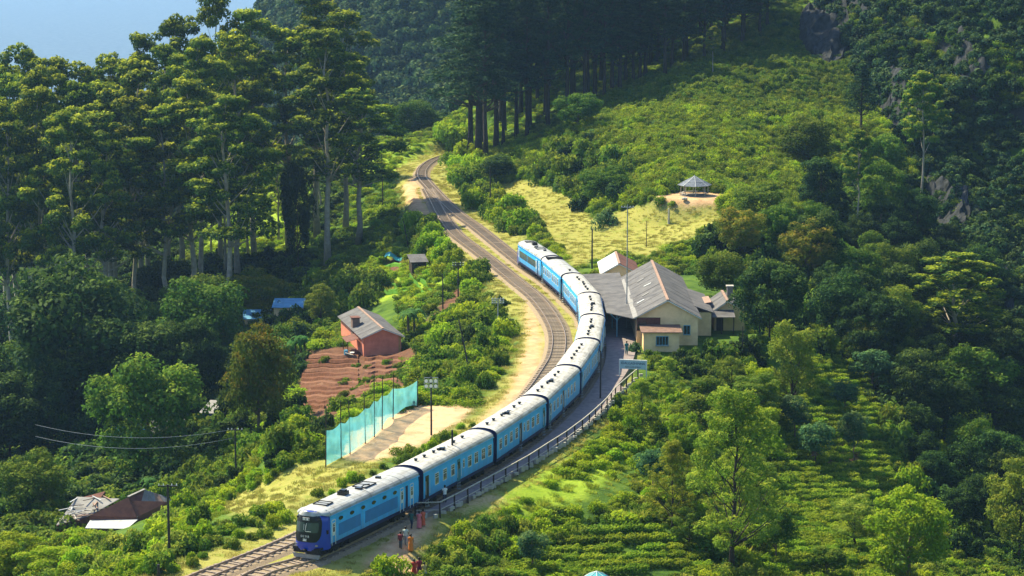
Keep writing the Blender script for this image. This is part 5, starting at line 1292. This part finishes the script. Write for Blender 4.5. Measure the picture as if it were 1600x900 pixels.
# --- the wooded gully below the rock face
GULLY = [(1290, 330), (1345, 235), (1400, 250), (1500, 400), (1600, 560), (1600, 905), (1500, 860), (1430, 740), (1420, 640), (1300, 560), (1290, 460), (1210, 410), (1200, 370)]
gp = []; t__ = 0
while len(gp) < 62 and t__ < 6000:
    t__ += 1; x, y = random.uniform(1190, 1600), random.uniform(215, 860)
    if (abs(x - 1340) < 34 and 230 < y < 400) or (abs(x - 1441) < 34 and 200 < y < 370): continue
    if inpoly(np.array([x]), np.array([y]), GULLY)[0] and all((x - a) ** 2 + (y - b) ** 2 > 36 ** 2 for a, b in gp): gp.append((x, y))
gp.sort()
for i, (x, y) in enumerate(gp):
    b = hit(x, y); h_ = random.uniform(6, 12); kd = random.choice(['darkbroad', 'darkbroad', 'broad', 'darkbroad'])
    plant(kd, 'gully_tree', f'dark leafy tree in the wooded gully below the rock face, {ordw(i)} from the left', 'tree', b, h_ * (1.35 if kd == 'slim' else 1), h_ * (.42 if kd != 'slim' else .28), 'dark trees of the wooded gully')
# --- the pine wood on the hill
pines = []
for r0, (x0, y0, x1, y1, n_) in enumerate([(758, 250, 1190, 62, 15), (770, 236, 1200, 48, 15)]):
    for k in range(n_):
        f = k / (n_ - 1); b = hit(x0 + (x1 - x0) * f + random.uniform(-7, 7), y0 + (y1 - y0) * f ** .9 + random.uniform(-4, 4)); pines.append((r0, b))
for r0, yadd in ((2, 18), (3, 36), (4, 56), (5, 80)):
    for k in range(15):
        f = k / 14; b0 = hit(758 + 440 * f, 248 - 186 * f ** .9); x_ = b0.x + random.uniform(-2, 2) + yadd * .05; y_ = b0.y + yadd + random.uniform(-4, 4); pines.append((r0, Vector((x_, y_, ground(x_, y_)))))
ptree('pine', 'pine_tree', 'great broad pine with drooping boughs at the left end of the pine wood', 'pine tree', 748, 252, -40, 150)
ptree('pine', 'pine_tree', 'second broad pine at the left end of the wood, half behind the greatest one', 'pine tree', 735, 246, -20, 120)
names_ = ['front', 'second', 'third', 'fourth', 'fifth', 'rearmost']
for r0 in range(6):
    for i, (_, b) in enumerate(sorted([p for p in pines if p[0] == r0], key=lambda p: p[1].x / p[1].y)):
        plant('pine', 'pine_tree', f'tall dark pine of the hillside wood, {ordw(i)} from the left in the {names_[r0]} row', 'pine tree', b, random.uniform(31, 39) if b.x < 22 else random.uniform(20, 25), random.uniform(4.6, 6.2) * (1.25 if i == 0 else 1), 'dark pines of the hillside wood')

# ------------------------------------------------------------------ single bushes in their beds and hedges
def bushes(poly, n_, kinds, hpx, label, group, order='x', name='bush', mind=14, cat='bush'):
    xs = [p[0] for p in poly]; ys = [p[1] for p in poly]; got = []; tries = 0
    while len(got) < n_ and tries < n_ * 60:
        tries += 1; x = random.uniform(min(xs), max(xs)); y = random.uniform(min(ys), max(ys))
        if inpoly(np.array([x]), np.array([y]), poly)[0] and all((x - a) ** 2 + ((y - b) * 1.4) ** 2 > mind * mind for a, b in got): got.append((x, y))
    got.sort(key=lambda p: p[0] if order == 'x' else -p[1])
    for i, (x, y) in enumerate(got):
        b = hit(x, y); h_ = random.uniform(*hpx) * mpp(b); k = random.choice(kinds)
        if 'shrub' in label: name = cat = 'shrub'
        if dist_poly([b.x], [b.y], TRK)[0] < 3.1: continue
        plant(k, name, label % ordw(i), cat, b, h_, h_ * random.uniform(.55, .85), group)
bushes([(310, 800), (400, 742), (495, 702), (503, 714), (425, 750), (345, 800)], 22, ['limebush', 'bush'], (12, 22), 'sunlit bush on the field edge by the net, %s from the left', 'sunlit bushes along the left edge of the field')
bushes([(490, 778), (560, 747), (640, 710), (735, 660), (745, 668), (650, 722), (560, 758), (500, 785)], 24, ['limebush', 'bush'], (12, 24), 'bright bush between field and train, %s from the left', 'bright bushes between the field and the train')
bushes([(0, 870), (90, 862), (230, 846), (300, 800), (340, 830), (290, 880), (240, 900), (0, 905)], 40, ['bush', 'limebush', 'olivebush', 'darkbush'], (30, 56), 'big green bush on the bottom left bank, %s from the left', 'big bushes of the bottom left bank', mind=26)
bushes([(300, 850), (440, 790), (455, 820), (420, 838), (300, 890), (230, 900)], 24, ['limebush', 'bush', 'olivebush'], (16, 30), 'low bright bush beside the left rails at the bottom, %s from the left', 'low bushes beside the left rails', mind=16)
bushes([(650, 600), (690, 530), (730, 470), (762, 490), (790, 525), (785, 560), (755, 610), (735, 628), (680, 630)], 44, ['bush', 'limebush', 'darkbush'], (24, 46), 'green bush on the bank between field lamp and curved track, %s from the left', 'bushes on the bank above the field', mind=19)
bushes([(640, 350), (665, 345), (700, 395), (755, 430), (745, 455), (700, 440), (650, 400)], 34, ['limebush', 'bush'], (18, 34), 'yellow-green bush left of the double track, %s from the left', 'yellow-green bushes left of the double track', mind=13)
bushes([(700, 285), (720, 270), (760, 300), (850, 360), (855, 375), (815, 372), (760, 345)], 30, ['bush', 'darkbush', 'limebush'], (20, 40), 'bush in the hedge between the tracks and yellow meadow, %s from the left', 'hedge bushes between tracks and meadow', mind=12)
bushes([(690, 215), (740, 205), (755, 245), (735, 285), (700, 262)], 26, ['limebush'], (20, 34), 'lime bush on the sunny bank above the far bend, %s from the left', 'lime bushes above the far bend', mind=10)
bushes([(665, 905), (690, 860), (740, 822), (850, 822), (930, 800), (955, 815), (880, 858), (800, 866), (740, 905)], 22, ['darkbush', 'bush', 'limebush', 'olivebush'], (24, 42), 'dense dark bush below the sunny meadow, %s from the left', 'dark bushes below the meadow', mind=27)
bushes([(945, 640), (1010, 600), (1060, 640), (1050, 720), (1000, 740), (960, 700)], 20, ['bush', 'limebush', 'limebush'], (22, 40), 'round green bush right of the fence, %s from the left', 'round bushes right of the fence', mind=22)
bushes([(1035, 566), (1090, 556), (1180, 545), (1190, 600), (1100, 610), (1030, 590)], 22, ['darkbush', 'bush', 'shade'], (20, 36), 'bush in the station garden, %s from the left', 'bushes of the station garden', mind=20)
bushes([(860, 250), (905, 235), (990, 262), (985, 318), (925, 338), (905, 318), (870, 300), (850, 280)], 26, ['bush', 'darkbush', 'shade'], (26, 50), 'shrub on the slope above the yellow meadow, %s from the left', 'shrubs above the yellow meadow', mind=17)
bushes([(1110, 395), (1170, 380), (1280, 440), (1290, 560), (1210, 540), (1130, 430)], 34, ['darkbush', 'shade', 'bush'], (34, 64), 'large leafy shrub on the wooded slope behind the station, %s from the left', 'large shrubs behind the station', mind=22)
bushes([(420, 470), (560, 440), (600, 460), (540, 500), (470, 545), (450, 640), (420, 640)], 34, ['darkbush', 'shade', 'bush'], (28, 54), 'shrub in the gardens left of the pink house, %s from the left', 'shrubs left of the pink house', mind=20)
bushes([(1380, 640), (1500, 660), (1560, 760), (1500, 880), (1400, 740)], 40, ['darkbush', 'bush', 'shade', 'limebush'], (36, 70), 'shrub in the ravine right of the tea, %s from the left', 'shrubs of the ravine', mind=26)
bushes([(330, 690), (470, 640), (500, 690), (400, 740), (320, 790), (240, 800)], 34, ['shade', 'darkbush', 'bush'], (32, 60), 'shady shrub between the tin roofs and the net, %s from the left', 'shady shrubs below the net', mind=24)
b = hit(990, 552); plant('tealbush', 'clipped_bush', 'clipped yellow-topped ball bush beside the station corner', 'bush', b, 24 * mpp(b), 15 * mpp(b))
for i, (x, y, hh) in enumerate([(775, 492, 30), (787, 478, 24), (711, 512, 26), (742, 540, 44)]):
    b = hit(x, y); plant('shade', 'round_bush', ['dark dome-shaped bush by the pole near the curved track', 'small dark dome bush right of the larger one', 'dark clipped bush at the head of the leaning pole', 'dark round bush below the dome bushes'][i], 'bush', b, hh * mpp(b), hh * .55 * mpp(b))
b = hit(602, 903); plant('limebush', 'golden_bush', 'golden-topped rounded bush beside the dirt path at the bottom', 'bush', b, 46 * mpp(b), 36 * mpp(b))
for i, (x, y, hh, lab) in enumerate([(640, 528, 66, 'banana clump with long arched leaves right of the pink house'), (470, 560, 60, 'banana clump beside the red terraces, left of the pink house'), (440, 580, 62, 'banana clump farthest left among the garden shrubs'), (425, 545, 44, 'banana plant just under the blue roofs'), (240, 775, 50, 'banana plant above the rusty tin roofs')]):
    b = hit(x, y); plant('banana', 'banana_plant', lab, 'banana plant', b, hh * mpp(b), hh * .42 * mpp(b), sink=.0)

# ------------------------------------------------------------------ tea rows
a0 = hit(1265, 560); a1 = hit(1370, 620); rd = (a1 - a0); rd.z = 0; rd.normalize(); rn_ = Vector((-rd.y, rd.x, 0))
TEAP = [[(780, 905), (850, 862), (930, 838), (1000, 812), (1080, 848), (1120, 905)], [(1215, 600), (1262, 540), (1310, 560), (1360, 600), (1400, 660), (1410, 720), (1380, 770), (1330, 800), (1380, 905), (1180, 905), (1200, 800), (1225, 700)]]
tea = []
for i in range(-60, 60):
    for j in range(-60, 70):
        p = a0 + rn_ * (i * 1.75) + rd * (j * 2.15 + (i % 3) * .6) + Vector((random.uniform(-.22, .22), random.uniform(-.22, .22), 0))
        p.z = ground(p.x, p.y); px, py = proj(p.x, p.y, p.z)
        if not (-20 < px < 1620 and py < 930): continue
        if not any(inpoly(np.array([px]), np.array([py]), T_)[0] for T_ in TEAP): continue
        if zone('path', np.array([px]), np.array([py]))[0] and random.random() < .8: continue
        if random.random() < .06: continue
        tea.append((p, i, j))
tea.sort(key=lambda t: t[0].length)
rowsT = sorted({i for _, i, _ in tea[:295]}, reverse=True); rank = {}
ang = math.atan2(rd.y, rd.x)
for p, i, j in tea[:295]: rank.setdefault(i, []).append(j)
for v in rank.values(): v.sort()
for p, i, j in tea[:295]:
    o = plant('tea', 'tea_bush', f'clipped tea bush, {ordw(rank[i].index(j))} from the left in the {ordw(rowsT.index(i))} tea row from the top', 'tea bush', p, random.uniform(.85, 1.05), 1.32, 'clipped tea bushes in rows', rz=ang + random.uniform(-.12, .12), sink=.1)

# ------------------------------------------------------------------ mass vegetation (uncountable): points carrying shared plants
def scatter(name, label, kinds, P_, S_):
    """one object whose points each carry one of the plants, by geometry nodes"""
    me = bpy.data.meshes.new(name); me.vertices.add(len(P_)); me.vertices.foreach_set('co', np.asarray(P_, np.float32).ravel())
    a = me.attributes.new('size', 'FLOAT_VECTOR', 'POINT'); a.data.foreach_set('vector', np.asarray(S_, np.float32).ravel())
    a = me.attributes.new('turn', 'FLOAT_VECTOR', 'POINT'); a.data.foreach_set('vector', np.c_[np.zeros((len(P_), 2)), RNG.uniform(0, 6.28, len(P_))].astype(np.float32).ravel())
    srcs = [c for k in kinds for (_, c, _, _) in PLANTS[k]]
    a = me.attributes.new('sort', 'INT', 'POINT'); a.data.foreach_set('value', RNG.integers(0, len(srcs), len(P_)).astype(np.int32))
    o = link(name, me); tag(o, label, None, None, 'stuff')
    g = bpy.data.node_groups.new(name, 'GeometryNodeTree'); g.interface.new_socket('Geometry', in_out='INPUT', socket_type='NodeSocketGeometry'); g.interface.new_socket('Geometry', in_out='OUTPUT', socket_type='NodeSocketGeometry')
    N, L = g.nodes, g.links; gi = N.new('NodeGroupInput'); go = N.new('NodeGroupOutput')
    j = N.new('GeometryNodeJoinGeometry'); insts = []
    for c in srcs:
        key = 'src_' + c.name
        so = bpy.data.objects.get(key) or bpy.data.objects.new(key, c)
        oi = N.new('GeometryNodeObjectInfo'); oi.inputs['Object'].default_value = so; oi.inputs['As Instance'].default_value = True; insts.append(oi)
    for oi in reversed(insts): L.new(oi.outputs['Geometry'], j.inputs[0])
    ip = N.new('GeometryNodeInstanceOnPoints'); L.new(gi.outputs[0], ip.inputs['Points']); L.new(j.outputs[0], ip.inputs['Instance'])
    ip.inputs['Pick Instance'].default_value = True
    def at(nm, ty):
        n_ = N.new('GeometryNodeInputNamedAttribute'); n_.data_type = ty; n_.inputs['Name'].default_value = nm; return n_.outputs['Attribute']
    L.new(at('sort', 'INT'), ip.inputs['Instance Index']); L.new(at('size', 'FLOAT_VECTOR'), ip.inputs['Scale'])
    er = N.new('FunctionNodeEulerToRotation'); L.new(at('turn', 'FLOAT_VECTOR'), er.inputs[0]); L.new(er.outputs[0], ip.inputs['Rotation'])
    L.new(ip.outputs[0], go.inputs[0]); md = o.modifiers.new('plants', 'NODES'); md.node_group = g
    return o
if len(tea) > 295:
    far_t = tea[295:]
    o = scatter('tea_bushes', 'farther clipped tea bushes on the upper tea slope', ['tea'], [tuple(p - Vector((0, 0, .1))) for p, _, _ in far_t], [(1, 1, random.uniform(.9, 1.15)) for _ in far_t])
    t_ = np.zeros((len(far_t), 3)); t_[:, 2] = ang; o.data.attributes['turn'].data.foreach_set('vector', t_.astype(np.float32).ravel())
NC = 180000
cx = RNG.uniform(-120, 152, NC); cy = RNG.uniform(168, 655, NC); cz = groundv(cx, cy); ax_, ay_ = proj(cx, cy, cz)
vis = (ax_ > -60) & (ax_ < 1660) & (ay_ > -60) & (ay_ < 960)
cx, cy, cz, ax_, ay_ = (a[vis] for a in (cx, cy, cz, ax_, ay_)); dens0 = 180000 / (272 * 487)
cT = dist_poly(cx, cy, TRK)
ub = RNG.random(len(cx)); nz = fbm(cx / 11, cy / 11, 3); nz2 = fbm(cx / 4.5 + 9, cy / 4.5, 2)
mM = sstep(0, 60, ax_ - np.interp(ay_, [-400, 0, 150, 300, 480, 620, 900], [1230, 1250, 1340, 1430, 1500, 1540, 1600])) * (cy > 300)
al = cx * dx_ + cy * dy_; ac = cx * -dy_ + cy * dx_
bare = zone('sand', ax_, ay_) | zone('path', ax_, ay_) | (cT < 2.0)
red_ = zone('red', ax_, ay_); dry_ = zone('dry', ax_, ay_) | (cT < 6.5); lush_ = zone('lush', ax_, ay_); tea_ = inpoly(ax_, ay_, TEAP[0]) | inpoly(ax_, ay_, TEAP[1])
bare |= (cx > 9.5) & (cx < 31.5) & (cy > 284) & (cy < 343)
BL = [[(520, 560), (545, 470), (620, 460), (640, 545)], [(80, 835), (130, 786), (300, 786), (330, 800), (240, 850)],
      
      [(640, 830), (700, 800), (760, 755), (850, 715), (915, 660), (1000, 580), (960, 575), (900, 640), (820, 700), (700, 770), (640, 800)]]
for b_ in BL: bare |= inpoly(ax_, ay_, b_)
bare |= np.hypot(cx - gz.x, cy - gz.y) < 5.2
meadow = inpoly(ax_, ay_, [(690, 820), (780, 770), (850, 735), (930, 690), (960, 650), (1000, 680), (985, 760), (930, 795), (830, 815), (740, 825)]) | inpoly(ax_, ay_, [(300, 830), (350, 785), (425, 740), (510, 712), (560, 722), (640, 712), (560, 752), (455, 800), (400, 825)])
gully = inpoly(ax_, ay_, GULLY)
spur = ~gully & inpoly(ax_, ay_, [(750, 300), (760, 250), (1240, 0), (1360, 150), (1430, 260), (1440, 350), (1290, 560), (1180, 380), (1100, 300), (960, 340), (830, 290)])
leftdark = (ax_ < np.interp(ay_, [0, 250, 330, 430, 520, 640, 700, 800], [600, 560, 520, 480, 430, 440, 380, 200])) & (cy > 240)
edgeL = inpoly(ax_, ay_, [(420, 420), (520, 300), (600, 250), (640, 300), (640, 400), (560, 440), (480, 480)])
def pick(mask, dens): return mask & (ub < dens / dens0)
def emit(name, label, kinds, mask, smin, smax, flatk=1.0):
    k = np.where(mask)[0]
    if not len(k): return
    s = RNG.uniform(smin, smax, len(k)) * (1 + .25 * nz[k]); print('SCATTER', name, len(k))
    scatter(name, label, kinds, np.c_[cx[k], cy[k], cz[k] - .12], np.c_[s, s, s * flatk * RNG.uniform(.8, 1.25, len(k))])
free = ~bare & ~red_ & ~dry_ & ~tea_
gf = free & gully & (mM <= .5); free = free & ~(gully & (mM <= .5))
RKG = m_rock.reshape(GX.shape); _i = np.clip(np.searchsorted(XS, cx) - 1, 0, len(XS) - 2); _j = np.clip(np.searchsorted(YS, cy) - 1, 0, len(YS) - 2)
mt = free & (mM > .5) & (RKG[_j, _i] < .62)
emit('mountain_scrub', 'scrub and low trees in shade-dark leaf colours over the mountain side', ['shade', 'farbush', 'farbush'], pick(mt, .40), .8, 1.9)  # the mountain's shade is painted by its dark leaf kinds
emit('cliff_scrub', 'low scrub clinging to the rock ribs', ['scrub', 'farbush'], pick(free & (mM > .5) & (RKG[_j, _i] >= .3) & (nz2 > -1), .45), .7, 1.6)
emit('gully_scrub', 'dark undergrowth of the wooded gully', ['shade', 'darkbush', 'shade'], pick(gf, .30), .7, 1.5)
emit('slope_scrub', 'yellow-green scrub covering the sunlit spur above the pavilion', ['scrub', 'fern', 'scrub'], pick(free & spur & (mM <= .5) & (ay_ > 175 + 30 * nz), 1.1), .55, 1.3, 1.7)
emit('upper_scrub', 'green scrub on the upper spur', ['scrub', 'scrub', 'darkbush'], pick(free & spur & (mM <= .5) & (ay_ <= 175 + 30 * nz), 1.0), .5, 1.1, 1.6)
emit('slope_saplings', 'small upright bushes speckling the upper spur', ['olivebush', 'darkbush', 'darkbush', 'bush'], pick(free & spur & (mM <= .5) & (ay_ <= 190), .40), .45, 1.05, 1.4)
emit('slope_saplings', 'small bright bushes speckling the lower spur', ['olivebush', 'bush', 'limebush', 'limebush', 'limebush'], pick(free & spur & (mM <= .5) & (ay_ > 190), .50), .5, 1.15, 1.4)
emit('slope_bushes', 'rounded light bushes scattered over the lower spur', ['limebush', 'olivebush', 'bush'], pick(free & spur & (mM <= .5) & (ay_ > 170) & (nz > -.1), .10), .7, 1.5)
emit('slope_shrubs', 'darker shrubs in the folds of the spur', ['darkbush', 'bush', 'tealbush'], pick(free & spur & (mM <= .5) & (nz <= -.3), .16), .6, 1.5)
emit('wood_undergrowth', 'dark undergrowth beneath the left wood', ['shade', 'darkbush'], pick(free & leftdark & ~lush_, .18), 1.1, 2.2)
emit('bank_scrub', 'green scrub on the banks left of the railway', ['bush', 'limebush', 'fern', 'scrub'], pick(free & ~leftdark & ~spur & (mM <= .5) & (ax_ < 900) & ~meadow & ~lush_, .36), .6, 1.25)
emit('valley_scrub', 'mixed scrub on the slopes right of the railway', ['bush', 'olivebush', 'limebush', 'scrub', 'fern', 'darkbush'], pick(free & ~leftdark & ~spur & (mM <= .5) & (ax_ >= 900) & ~meadow, .40), .5, 1.25)
emit('lush_growth', 'bright fresh growth in the clearing by the far bend', ['limebush', 'grass'], pick(free & lush_, .55), .5, 1.0)
emit('meadow_grass', 'bright green grass of the meadow right of the train', ['grass'], pick(free & meadow, 1.0), .3, .65)
emit('dry_grass', 'short dry yellow grass along the tracks and on the meadows', ['straw'], pick(dry_ & ~bare & ~red_, 1.2), .45, .9)
emit('weeds', 'tufts of weeds on the red terraces', ['grass', 'bush'], pick(red_ & ~bare & (nz2 > .35), .25), .3, .7)
emit('verge_grass', 'rough green grass between the bushes', ['grass', 'tall', 'fern'], pick(free & ~leftdark & ~meadow & (mM <= .5) & (cy < 420), .45) & (nz2 > -.3), .4, .85)
# far hills: a wood that reads as one mass
NF = 20000; fx = RNG.uniform(-260, 120, NF); fy = RNG.uniform(600, 1150, NF); fz = groundv(fx, fy); s = RNG.uniform(2.0, 4.2, NF) * (1 + .2 * fbm(fx / 40, fy / 40, 2))
k = fx / fy < .02
scatter('distant_wood', 'hazy dark wood covering the far hillside beyond the bend', ['farbush'], np.c_[fx, fy, fz - .5][k], np.c_[s, s, s * 1.15][k])

# ------------------------------------------------------------------ people
M_skin = mat('brown_skin', (.16, .075, .045), .6, 0, .08, 8); M_hair = mat('black_hair', (.008, .007, .007), .5, 0, .1, 8); M_cloth = {}
def cloth(n_, c): return mat('cloth_' + n_, c, .85, 0, .14, 5, .2)
def person(px, py, label, face, top, bottom, pose='walk', h=1.62, dist=None, bag=None, zz=None):
    b = hit(px, py) if zz is None else W(px, py, zz); s = h / 1.68; t = thing('person', label, 'person', b, face)
    ph_ = .16 if pose == 'walk' else .03
    V_ = []; E_ = []; Rr = []
    def n_(p, r, par=None):
        V_.append(tuple(c * s for c in p)); Rr.append(r * s)
        if par is not None: E_.append((par, len(V_) - 1))
        return len(V_) - 1
    # x = forward, y = left
    pel = n_((0, 0, .92), .125); wa = n_((0, 0, 1.08), .11, pel); chs = n_((.01, 0, 1.28), .135, wa); nk = n_((.01, 0, 1.43), .055, chs); hd = n_((.02, 0, 1.53), .082, nk); tp = n_((.015, 0, 1.62), .07, hd); ns = n_((.105, 0, 1.535), .014, hd)
    for sd2 in (-1, 1):
        hp = n_((0, sd2 * .09, .86), .09, pel); kn = n_((.05 + ph_ * sd2 * .6, sd2 * .09, .48), .058, hp); an_ = n_((-.02 + ph_ * sd2, sd2 * .09, .09), .036, kn); n_((.12 + ph_ * sd2, sd2 * .10, .035), .032, an_)
        sh_ = n_((0, sd2 * .17, 1.38), .055, chs); el = n_((-.03 - ph_ * sd2 * .4, sd2 * .23, 1.12), .040, sh_); wr = n_((.07 - ph_ * sd2 * .9, sd2 * .24, .90), .027, el); pa = n_((.10 - ph_ * sd2, sd2 * .24, .83), .030, wr)
        for q_, (dx, dy, l_) in enumerate(((.03, 0, .085), (.015, .008, .095), (-.003, .008, .09), (-.02, .004, .075))):
            k1 = n_((.10 - ph_ * sd2 + dx * .8, sd2 * (.24 + dy), .83 - l_ * .55), .009, pa); n_((.105 - ph_ * sd2 + dx * .9, sd2 * (.235 + dy), .83 - l_), .007, k1)
        n_((.145 - ph_ * sd2, sd2 * .225, .80), .009, pa)
    me = bpy.data.meshes.new('body'); me.from_pydata(V_, E_, []); o = link('body', me, t); me.materials.append(M_skin)
    sk = o.modifiers.new('skin', 'SKIN'); sk.use_smooth_shade = True
    for i, r in enumerate(Rr): me.skin_vertices[0].data[i].radius = (r, r)
    me.skin_vertices[0].data[0].use_root = True
    sb = o.modifiers.new('sub', 'SUBSURF'); sb.levels = sb.render_levels = 1
    def loft(name, rings, m, n2=12, wob=0):
        v = []; f = []
        for k, (x, z_, rx, ry) in enumerate(rings):
            for j in range(n2):
                a = 2 * math.pi * j / n2; w_ = 1 + wob * math.sin(a * 5 + k); v.append((s * (x + rx * w_ * math.cos(a)), s * ry * w_ * math.sin(a), s * z_))
        for k in range(len(rings) - 1):
            for j in range(n2): f.append((k * n2 + j, k * n2 + (j + 1) % n2, (k + 1) * n2 + (j + 1) % n2, (k + 1) * n2 + j))
        return MB().add(v, f).build(name, m, t, True)
    loft('shirt', [(0, .84, .15, .19), (0, 1.0, .14, .17), (0, 1.2, .15, .19), (0, 1.36, .135, .20), (.01, 1.42, .09, .13), (.01, 1.45, .06, .065)], top)
    for sd2 in (-1, 1):
        MB().tube([(0, sd2 * .17 * s, 1.39 * s), ((-.02 - ph_ * sd2 * .2) * s, sd2 * .215 * s, 1.2 * s)], [.075 * s, .062 * s], 8).build('sleeve', top, t, True)
    if pose in ('walk', 'man'):
        pass
    if bottom[0] == 'trousers':
        for sd2 in (-1, 1): MB().tube([(0, sd2 * .085 * s, .93 * s), ((.05 + ph_ * sd2 * .6) * s, sd2 * .09 * s, .48 * s), ((-.02 + ph_ * sd2) * s, sd2 * .09 * s, .10 * s)], [.115 * s, .082 * s, .062 * s], 9).build('trouser_leg', bottom[1], t, True)
    else:
        loft('long_skirt', [(0, .98, .13, .16), (0, .85, .17, .20), (0, .5, .20, .22), (0, .12, .25, .25)], bottom[1], 14, .05)
    hv = bmesh.new(); bmesh.ops.create_uvsphere(hv, u_segments=12, v_segments=8, radius=.112 * s)
    for v in list(hv.verts):
        if v.co.x > .045 * s and v.co.z < .045 * s: v.co.x = .03 * s; v.co.y *= .9
        v.co.z *= 1.05
    me = bpy.data.meshes.new('hair'); hv.to_mesh(me); hv.free(); me.materials.append(M_hair); me.shade_smooth(); o = link('hair', me, t); o.location = (-.012 * s, 0, 1.60 * s)
    for sd2 in (-1, 1):
        MB().box((.094 * s, sd2 * .033 * s, 1.555 * s), (.012, .022, .012)).build('eye', M_hair, t)
    MB().box((.096 * s, 0, 1.485 * s), (.012, .045, .010)).build('mouth', M_rustd, t)
    if bag:
        o = MB().box((-.22 * s, 0, 1.2 * s), (.2 * s, .32 * s, .42 * s)).build('backpack', bag); o.parent = t
    return t
C = cloth
away = math.pi / 2
person(695, 786, 'man in a white shirt leaning at the platform fence beside the second carriage', away + .4, C('white', (.75, .77, .78)), ('trousers', C('navy', (.03, .04, .07))), 'stand', 1.7, zz=.31)
person(643, 826, 'person in dark green top and trousers walking nearest the leading railcar', away - .6, C('green', (.03, .12, .11)), ('trousers', C('navy', (.03, .04, .07))), 'walk', 1.65)
person(655, 826, 'woman in pink dress beside the person in dark green', away - .2, C('pink', (.62, .16, .20)), ('skirt', C('pink', (.62, .16, .20))), 'walk', 1.6)
person(661, 822, 'woman in coral-red long skirt at the fence corner', away + .3, C('coral', (.60, .12, .06)), ('skirt', C('coral', (.60, .12, .06))), 'walk', 1.55)
person(634, 852, 'person in pale grey-green shirt in the middle of the dirt path', away - .3, C('sage', (.40, .50, .46)), ('trousers', C('grey', (.30, .33, .34))), 'walk', 1.7)
person(626, 858, 'person in dark maroon top carrying a bag at the left of the path group', away - .1, C('maroon', (.16, .03, .04)), ('trousers', C('dusk', (.10, .11, .12))), 'walk', 1.6, bag=C('maroon', (.16, .03, .04)))
person(642, 862, 'woman in orange dress at the right of the path group', away, C('orange', (.62, .20, .03)), ('skirt', C('orange', (.62, .20, .03))), 'walk', 1.58)
person(647, 902, 'woman in red dress on the path at the bottom edge, left of three', away, C('red', (.45, .04, .02)), ('skirt', C('red', (.45, .04, .02))), 'walk', 1.6)
person(655, 901, 'person in dark crimson top on the path at the bottom edge, middle of three', away, C('crimson', (.22, .02, .04)), ('skirt', C('plum', (.10, .02, .06))), 'walk', 1.68)
person(663, 905, 'person in yellowish top and pale skirt at the bottom edge, right of three', away, C('mustard', (.42, .33, .14)), ('skirt', C('lilac', (.34, .28, .42))), 'walk', 1.5)
person(979, 554, 'person in teal clothes standing under the station canopy', -away, C('teal', (.03, .20, .20)), ('trousers', C('teal', (.03, .20, .20))), 'stand', 1.68, zz=.31)

# ------------------------------------------------------------------ haze in the valley air
hm = bpy.data.materials.new('haze'); hm.use_nodes = True; hN = hm.node_tree.nodes; hN.clear()
ho = hN.new('ShaderNodeOutputMaterial'); pv = hN.new('ShaderNodeVolumePrincipled'); pv.inputs['Color'].default_value = (.34, .60, 1.0, 1)
pv.inputs['Density'].default_value = .00008; pv.inputs['Anisotropy'].default_value = .2; hm.node_tree.links.new(pv.outputs[0], ho.inputs['Volume'])
z0, z1 = float(z.min()) - 1.5 if False else float(ZG.min()) - 1.5, float(ZG.max()) + 30
x0, x1, y0, y1 = XS[0] - 20, XS[-1] + 20, YS[0] - 20, YS[-1] + 20
hb = MB().box(((x0 + x1) / 2, (y0 + y1) / 2, (z0 + z1) / 2), (x1 - x0, y1 - y0, z1 - z0)).build('haze', hm); tag(hb, 'thin bluish haze filling the valley air', None, None, 'stuff')
